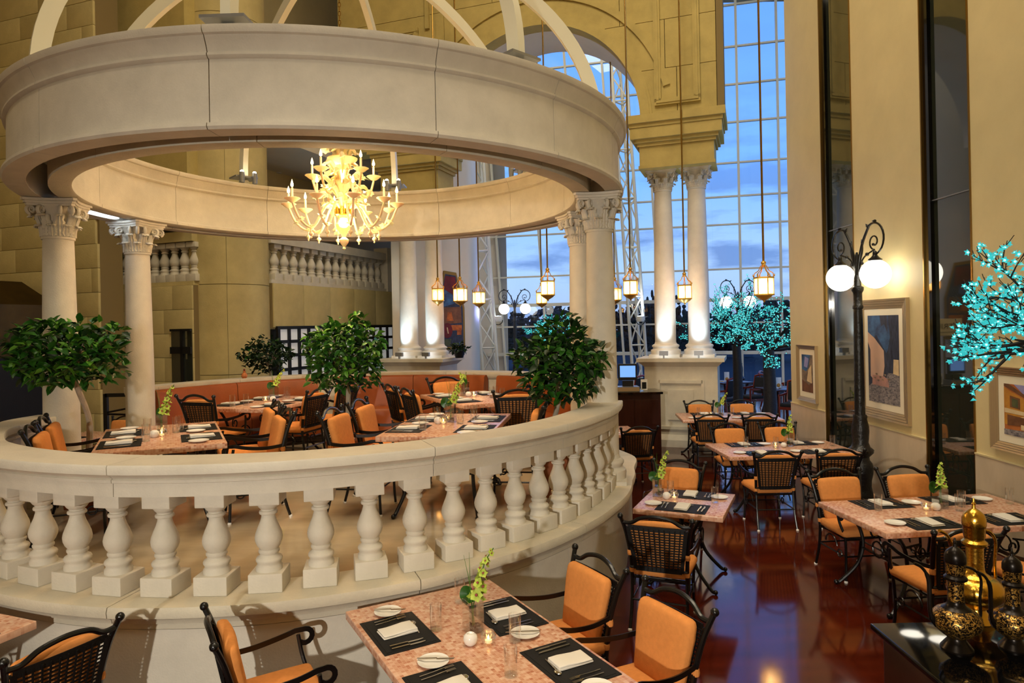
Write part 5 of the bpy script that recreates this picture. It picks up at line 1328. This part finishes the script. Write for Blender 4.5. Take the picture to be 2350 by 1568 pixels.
# ================================================================== RIGHT FOREGROUND: black cabinet with ewers
cb = thing('black_cabinet', 'black glossy cabinet in the bottom right corner', 'cabinet', (2.6, 2.75, 0))
part(cb, 'body', MB().rbox((0, 0, .48), (1.66, 1.10, .96), .01, 1), 'dark_wood', 40)
part(cb, 'top', MB().rbox((0, 0, .985), (1.74, 1.18, .03), .006, 1), 'black_gloss', 40)
part(cb, 'plinth', MB().box((0, 0, .02), (1.5, 1.0, .04)), 'black_paint', None)
def ewer(loc, h, rz, bm, pm, label, spout_gold):
    t = thing('ewer', label, 'ewer', loc, rz, 'tall arabic metal ewers'); k = h / .50
    def L(pr): return MB().lathe([(r * k, z * k) for r, z in pr], 28)
    part(t, 'foot', L([(.066, 0), (.066, .008), (.06, .016), (.05, .03), (.038, .045), (.036, .055)]), bm)
    part(t, 'belly', L([(.036, .055), (.06, .07), (.094, .10), (.104, .125), (.10, .15), (.082, .172), (.06, .185)]), pm)
    part(t, 'shoulder', L([(.06, .185), (.045, .195), (.036, .205), (.034, .22)]), bm)
    part(t, 'neck', L([(.034, .22), (.032, .25), (.032, .305), (.036, .31)]), pm)
    part(t, 'collar', L([(.036, .31), (.046, .315), (.047, .325), (.036, .335), (.036, .34)]), bm)
    part(t, 'upper_neck', L([(.036, .34), (.039, .35), (.04, .385), (.042, .39)]), pm)
    ld = part(t, 'lid', L([(.042, .39), (.044, .395), (.043, .42), (.036, .44), (.02, .455), (.008, .462), (.006, .475), (.009, .48), (.005, .486), (.004, .50), (0, .503)]), bm)
    q = MB(); q.tube([Vector(v) * k for v in smooth_path([(-.085, 0, .11), (-.115, 0, .16), (-.118, 0, .24), (-.122, 0, .32), (-.15, 0, .37), (-.185, 0, .39)], 4)], [.014 * k] * 4 + [.010 * k] * 10 + [.007 * k] * 7, 8); part(t, 'spout', q, spout_gold)
    q = MB(); q.tube([Vector(v) * k for v in smooth_path([(.04, 0, .37), (.085, 0, .355), (.115, 0, .31), (.108, 0, .22), (.11, 0, .15), (.09, 0, .12)], 4)], .006 * k, 8); part(t, 'handle', q, spout_gold)
    return t
e1 = P(2196, 1490, 1.0); ewer((e1.x, e1.y, 1.0), .50, .0, 'dark_ewer', 'ewer_pattern', 'black ewer with chased gold pattern, front left on the cabinet', 'dark_ewer')
e2 = P(2256, 1436, 1.0); ewer((e2.x, e2.y + .05, 1.0), .60, .3, 'gold', 'gold', 'polished brass ewer, tallest of the three, at the back of the cabinet', 'gold')
e3 = P(2326, 1488, 1.0); ewer((e3.x, e3.y, 1.0), .45, .1, 'dark_ewer', 'ewer_pattern', 'black and gold ewer at the right picture edge', 'dark_ewer')

# ================================================================== TILL DESK, FAR DINING ROOM
p = PY(1440, 960, 12.6)
t = thing('till_desk', 'dark red wooden till desk behind the right front column', 'desk', (p.x + .08, p.y, 0))
part(t, 'body', MB().box((0, 0, .6), (.95, .6, 1.2)), 'dark_wood', None); part(t, 'top', MB().box((0, -.02, 1.22), (1.02, .68, .04)), 'black_gloss', None)
part(t, 'door', MB().box((-.22, -.305, .6), (.42, .02, 1.0)), 'dark_wood', None); part(t, 'door', MB().box((.22, -.305, .6), (.42, .02, 1.0)), 'dark_wood', None)
t = thing('till_monitor', 'small till screen glowing blue-white on the desk', 'monitor', (p.x + .0, p.y - .12, 1.335), -.15)
part(t, 'stand', MB().box((0, .05, .05), (.2, .16, .1)), 'black_paint', None); part(t, 'bezel', MB().rbox((0, 0, .26), (.34, .06, .30), .012, 1), 'black_paint', None); part(t, 'screen', MB().box((0, -.032, .27), (.28, .006, .21)), 'screen', None)
t = thing('cash_drawer', 'grey cash drawer below the till screen', 'cash drawer', (p.x - .02, p.y - .12, 1.24)); part(t, 'body', MB().box((0, 0, .047), (.42, .30, .09)), 'grey_steel', None); part(t, 'front', MB().box((0, -.152, .047), (.40, .008, .07)), 'frame_silver', None)
t = thing('card_stand', 'small white card stand beside the till screen', 'sign', (p.x + .3, p.y - .1, 1.24)); part(t, 'card', MB().box((0, 0, .11), (.12, .02, .2)), 'paper', None); part(t, 'print', MB().box((0, -.011, .10), (.08, .002, .12)), 'black_paint', None)

def red_chair():
    p_ = Proto(); w = 'red_wood'
    for sx in (-1, 1):
        p_.add('leg', MB().tube([(sx * .24, .22, 0), (sx * .24, .22, .66)], [.02, .026], 8), w)
        p_.add('leg', MB().tube(smooth_path([(sx * .22, -.30, 0), (sx * .22, -.22, .44), (sx * .23, -.32, 1.0)], 4), .022, 8), w)
        p_.add('arm', MB().strap(smooth_path([(sx * .23, -.26, .70), (sx * .27, .0, .67), (sx * .25, .24, .68)], 4), .05, .025, (1, 0, 0)), w)
    p_.add('seat_rail', MB().box((0, 0, .38), (.5, .5, .07)), w, None); p_.add('seat', MB().rbox((0, 0, .45), (.48, .48, .09), .03, 3), 'dark_cloth', 60)
    p_.add('backrest', MB().rbox((0, -.275, .75), (.42, .05, .42), .02, 3, lambda v: (v.x, v.y - v.z * .16, v.z)), 'dark_cloth', 60); p_.add('top_rail', MB().tube(smooth_path([(-.24, -.32, .98), (0, -.345, 1.03), (.24, -.32, .98)], 5), .026, 8), w)
    return p_
RC = red_chair()
def rtable():
    p_ = Proto(); p_.add('top', MB().rbox((0, 0, .73), (.95, .95, .04), .01, 1), 'dark_wood', 40)
    for sx in (-1, 1):
        for sy in (-1, 1): p_.add('leg', MB().tube(smooth_path([(sx * .36, sy * .36, .71), (sx * .3, sy * .3, .4), (sx * .38, sy * .38, 0)], 4), .03, 8), 'dark_wood')
    return p_
RT = rtable()
for (u, v, Yd, lb) in ((1675, 900, 19.6, 'left dark table of the far dining room'), (1795, 905, 17.4, 'right dark table of the far dining room behind the tree trunk')):
    p = PY(u, v, Yd); RT.place('dark_table', lb, 'table', (p.x, p.y, 0), .2, 'dark tables of the far dining room')
    for k in (-1, 1):
        link('napkin', ME_NAP, None, (p.x + k * .25, p.y - .1, .751), k, ('left' if k < 0 else 'right') + ' white napkin on the ' + lb.replace(' behind the tree trunk', ''), 'napkin', 'napkins in the far dining room')
    tt = thing('table_card', 'white card on the ' + lb, 'sign', (p.x - .05, p.y + .1, .751)); part(tt, 'card', MB().box((0, 0, .13), (.14, .02, .26)), 'paper', None); part(tt, 'flower_print', MB().sphere((0, -.01, .06), (.05, .01, .05), 10, 6), 'pt_yellow')
for (u, Yd, a, lb) in ((1725, 18.2, 1.9, 'red wooden armchair left of the thick tree trunk'), (1775, 19.3, -2.2, 'red wooden armchair farther back near the window'), (1668, 17.7, .4, 'red wooden armchair beside the middle street lamp'), (1820, 16.3, 2.4, 'red wooden armchair beside the end of the right wall')):
    p = PY(u, 930, Yd); RC.place('red_armchair', lb, 'chair', (p.x, p.y, 0), a, 'red wooden armchairs')
for (u, Yd, a, lb) in ((1455, 19.0, .6, 'red armchair glimpsed behind the till screen'),):
    p = PY(u, 930, Yd); RC.place('red_armchair', lb, 'chair', (p.x, p.y, 0), a, 'red wooden armchairs')

# sign on a stand behind the right front column; the dark glass of the right wall mirrors its lettering
def text_mesh(txt, size, m):
    cu = bpy.data.curves.new('lettering', 'FONT'); cu.body = txt; cu.size = size; cu.align_x = 'CENTER'; cu.extrude = .004
    o = bpy.data.objects.new('lettering', cu); C.objects.link(o); bpy.context.view_layer.update()
    me = bpy.data.meshes.new_from_object(o.evaluated_get(bpy.context.evaluated_depsgraph_get())); bpy.data.objects.remove(o); bpy.data.curves.remove(cu)
    me.materials.clear(); me.materials.append(M[m]); return me
t = thing('sign_stand', 'cream sign with dark lettering on a brass stand, mirrored in dark glass', 'sign', (1.72, 13.42, 0), math.atan2(.845, .535) - PI / 2 + math.radians(0) + .0)
t.rotation_euler = (0, 0, math.radians(32))
part(t, 'foot', MB().lathe([(0, 0), (.2, 0), (.2, .02), (.04, .05), (.02, .08)], 20), 'brass'); part(t, 'pole', MB().tube([(0, 0, .05), (0, 0, 2.1)], .018, 8), 'brass')
part(t, 'board', MB().rbox((0, 0, 2.28), (.60, .03, .34), .01, 1), 'plaster', None)
o = link('lettering', text_mesh('ATRIUM', .15, 'black_paint'), t, (0, -.017, 2.25), rot=(PI / 2, 0, 0))
part(t, 'underline', MB().tube(smooth_path([(-.26, -.018, 2.20), (0, -.018, 2.185), (.26, -.018, 2.20)], 4), .004, 5), 'black_paint')

# ================================================================== LEFT SIDE: metal hood, handrail
t = thing('oven_hood', 'dark oven with brass hood at the far left', 'oven', (-10.0, 12.7, 0), -.33)
part(t, 'hood', MB().taper((0, 0, 3.05), (2.2, 1.5), (1.3, .8), .45), 'brass_panel', None)
part(t, 'panel', MB().box((-.55, -.74, 2.68), (1.08, .03, .70)), 'brass_panel', None); part(t, 'panel', MB().box((.55, -.74, 2.68), (1.08, .03, .70)), 'brass_panel', None)
part(t, 'panel', MB().box((-.55, -.74, 2.2), (1.08, .03, .22)), 'brass_panel', None); part(t, 'panel', MB().box((.55, -.74, 2.2), (1.08, .03, .22)), 'brass_panel', None)
part(t, 'side', MB().box((1.09, 0, 2.57), (.03, 1.46, .96)), 'brass_panel', None)
part(t, 'opening', MB().box((0, .05, 1.5), (2.16, 1.3, 1.2)), 'black_paint', None); part(t, 'body', MB().box((0, 0, .45), (2.2, 1.5, .9)), 'black_paint', None)
p = PY(244, 960, 9.4)
t = thing('handrail', 'black iron handrail at the platform entrance', 'handrail', (p.x, p.y, 0), 0)
q = MB(); q.box((0, 0, .83), (.05, .05, 1.66)); part(t, 'post', q, 'black_metal', None); q = MB(); q.box((.9, 0, .83), (.05, .05, 1.66)); part(t, 'post', q, 'black_metal', None)
q = MB(); q.box((.45, 0, 1.64), (.9, .05, .05)); part(t, 'top_bar', q, 'black_metal', None); q = MB(); q.tube([(.0, 0, 1.4), (.9, 0, 1.56)], .015, 6); q.tube([(.0, 0, 1.38), (.9, 0, 1.34)], .015, 6); part(t, 'brace', q, 'black_metal')
p = PY(284, 971, 13.0); t = thing('wall_socket', 'steel double socket low on the stone wall', 'socket', (p.x, p.y - .1, p.z)); part(t, 'plate', MB().box((0, 0, 0), (.16, .02, .09)), 'grey_steel', None); part(t, 'insert', MB().box((-.035, -.012, 0), (.04, .006, .05)), 'porcelain', None); part(t, 'insert', MB().box((.035, -.012, 0), (.04, .006, .05)), 'porcelain', None)
# light strip in the groove under the ring beam at left
t = thing('strip_light', 'white light strip in the groove under the ring beam at left', 'light', (CR.x, CR.y, ZRING)); q = MB(); q.arc([(2.84, .0), (2.90, .0), (2.90, .05), (2.84, .05)], math.radians(171.5), math.radians(178.5), 8); part(t, 'tube', q, 'uplight'); q = MB(); q.arc([(2.80, .05), (2.94, .05), (2.94, .09), (2.80, .09)], math.radians(170), math.radians(184), 10); part(t, 'channel', q, 'white_steel')
for k, (u, v) in enumerate(((640, 398), (613, 428))):
    p = P(u, v, 6.73); q = MB(); q.lathe([(.05, 0), (.07, .0), (.07, .02), (.05, .02)], 16); t = thing('downlight', ('recessed ceiling downlight right of the round pier', 'recessed ceiling downlight close to the ring beam edge')[k], 'downlight', (p.x, p.y, 6.73)); part(t, 'rim', q, 'porcelain'); part(t, 'lamp', MB().lathe([(0, .01), (.05, .01), (0, .012)], 12), 'spot_lens')

d_ = plan(131, 0, ZPA); t = thing('bud_vase', 'tiny orange glass bud vase on the back parapet before the pier', 'vase', d_); part(t, 'body', MB().lathe([(0, 0), (.03, 0), (.045, .03), (.04, .06), (.018, .085), (.022, .11), (.012, .11)], 14), 'pt_orange'); part(t, 'stopper', MB().sphere((0, 0, .125), .016, 8, 6), 'pt_red')

# ================================================================== OUTSIDE
def outside_tree(u, Y, w, h, label, seed):
    r = random.Random(seed); p = PY(u, 740, Y); t = thing('outdoor_tree', label, 'tree', (p.x, Y, -.3), 0, 'dark trees outside the window')
    part(t, 'trunk', MB().tube([(0, 0, 0), (0, 0, h * .5)], .18, 8), 'outdoor_tree'); q = MB()
    for i in range(420):
        d = Vector((r.gauss(0, 1), r.gauss(0, .6), r.gauss(0, 1))).normalized() * r.uniform(.3, 1); q.sphere((d.x * w * .5, d.y * w * .4, h * .52 + d.z * h * .42), (w * r.uniform(.025, .06), w * .05, h * r.uniform(.02, .05)), 5, 4)
    part(t, 'crown', q, 'outdoor_tree', 60); return t
for i, (u, Y, w, h, lb) in enumerate(((1205, 44, 5, 3.9, 'dark tree outside the window left of the lamp globes'), (1285, 50, 5, 4.6, 'dark tree outside the window behind the right ficus'), (1385, 43, 3, 4.6, 'dark tree outside the window beside the right front column'), (1470, 52, 4, 4.8, 'dark tree outside left of the right pair of columns'), (1520, 45, 3.4, 5.2, 'dark tree outside behind the right pair of columns'), (1600, 48, 4, 3.9, 'dark tree outside between the right columns'), (1690, 52, 5, 4.0, 'dark tree outside behind the middle street lamp'), (1790, 46, 4.5, 4.6, 'rounded dark tree outside at the right end of the window'))):
    outside_tree(u, Y, w, h, lb, 40 + i)
t = thing('hedge', 'long dark hedge outside the window', 'hedge', (10, 60, -.3)); q = MB(); r = random.Random(9)
for i in range(60): q.sphere((-30 + i * 1.0, r.uniform(-1, 1), 1.2), (1.2, 1.2, r.uniform(.9, 1.7)), 9, 6)
part(t, 'foliage', q, 'outdoor_tree', 60, kind='stuff')
p = PY(1358, 684, 70); t = thing('road_lamp', 'tiny lit road lamp far outside the window', 'lamp', (p.x, 70, -.3)); part(t, 'mast', MB().tube([(0, 0, 0), (0, 0, p.z + .3)], .06, 6), 'grey_steel'); part(t, 'head', MB().sphere((0, 0, p.z + .35), .16, 8, 6), 'lantern_bulb')
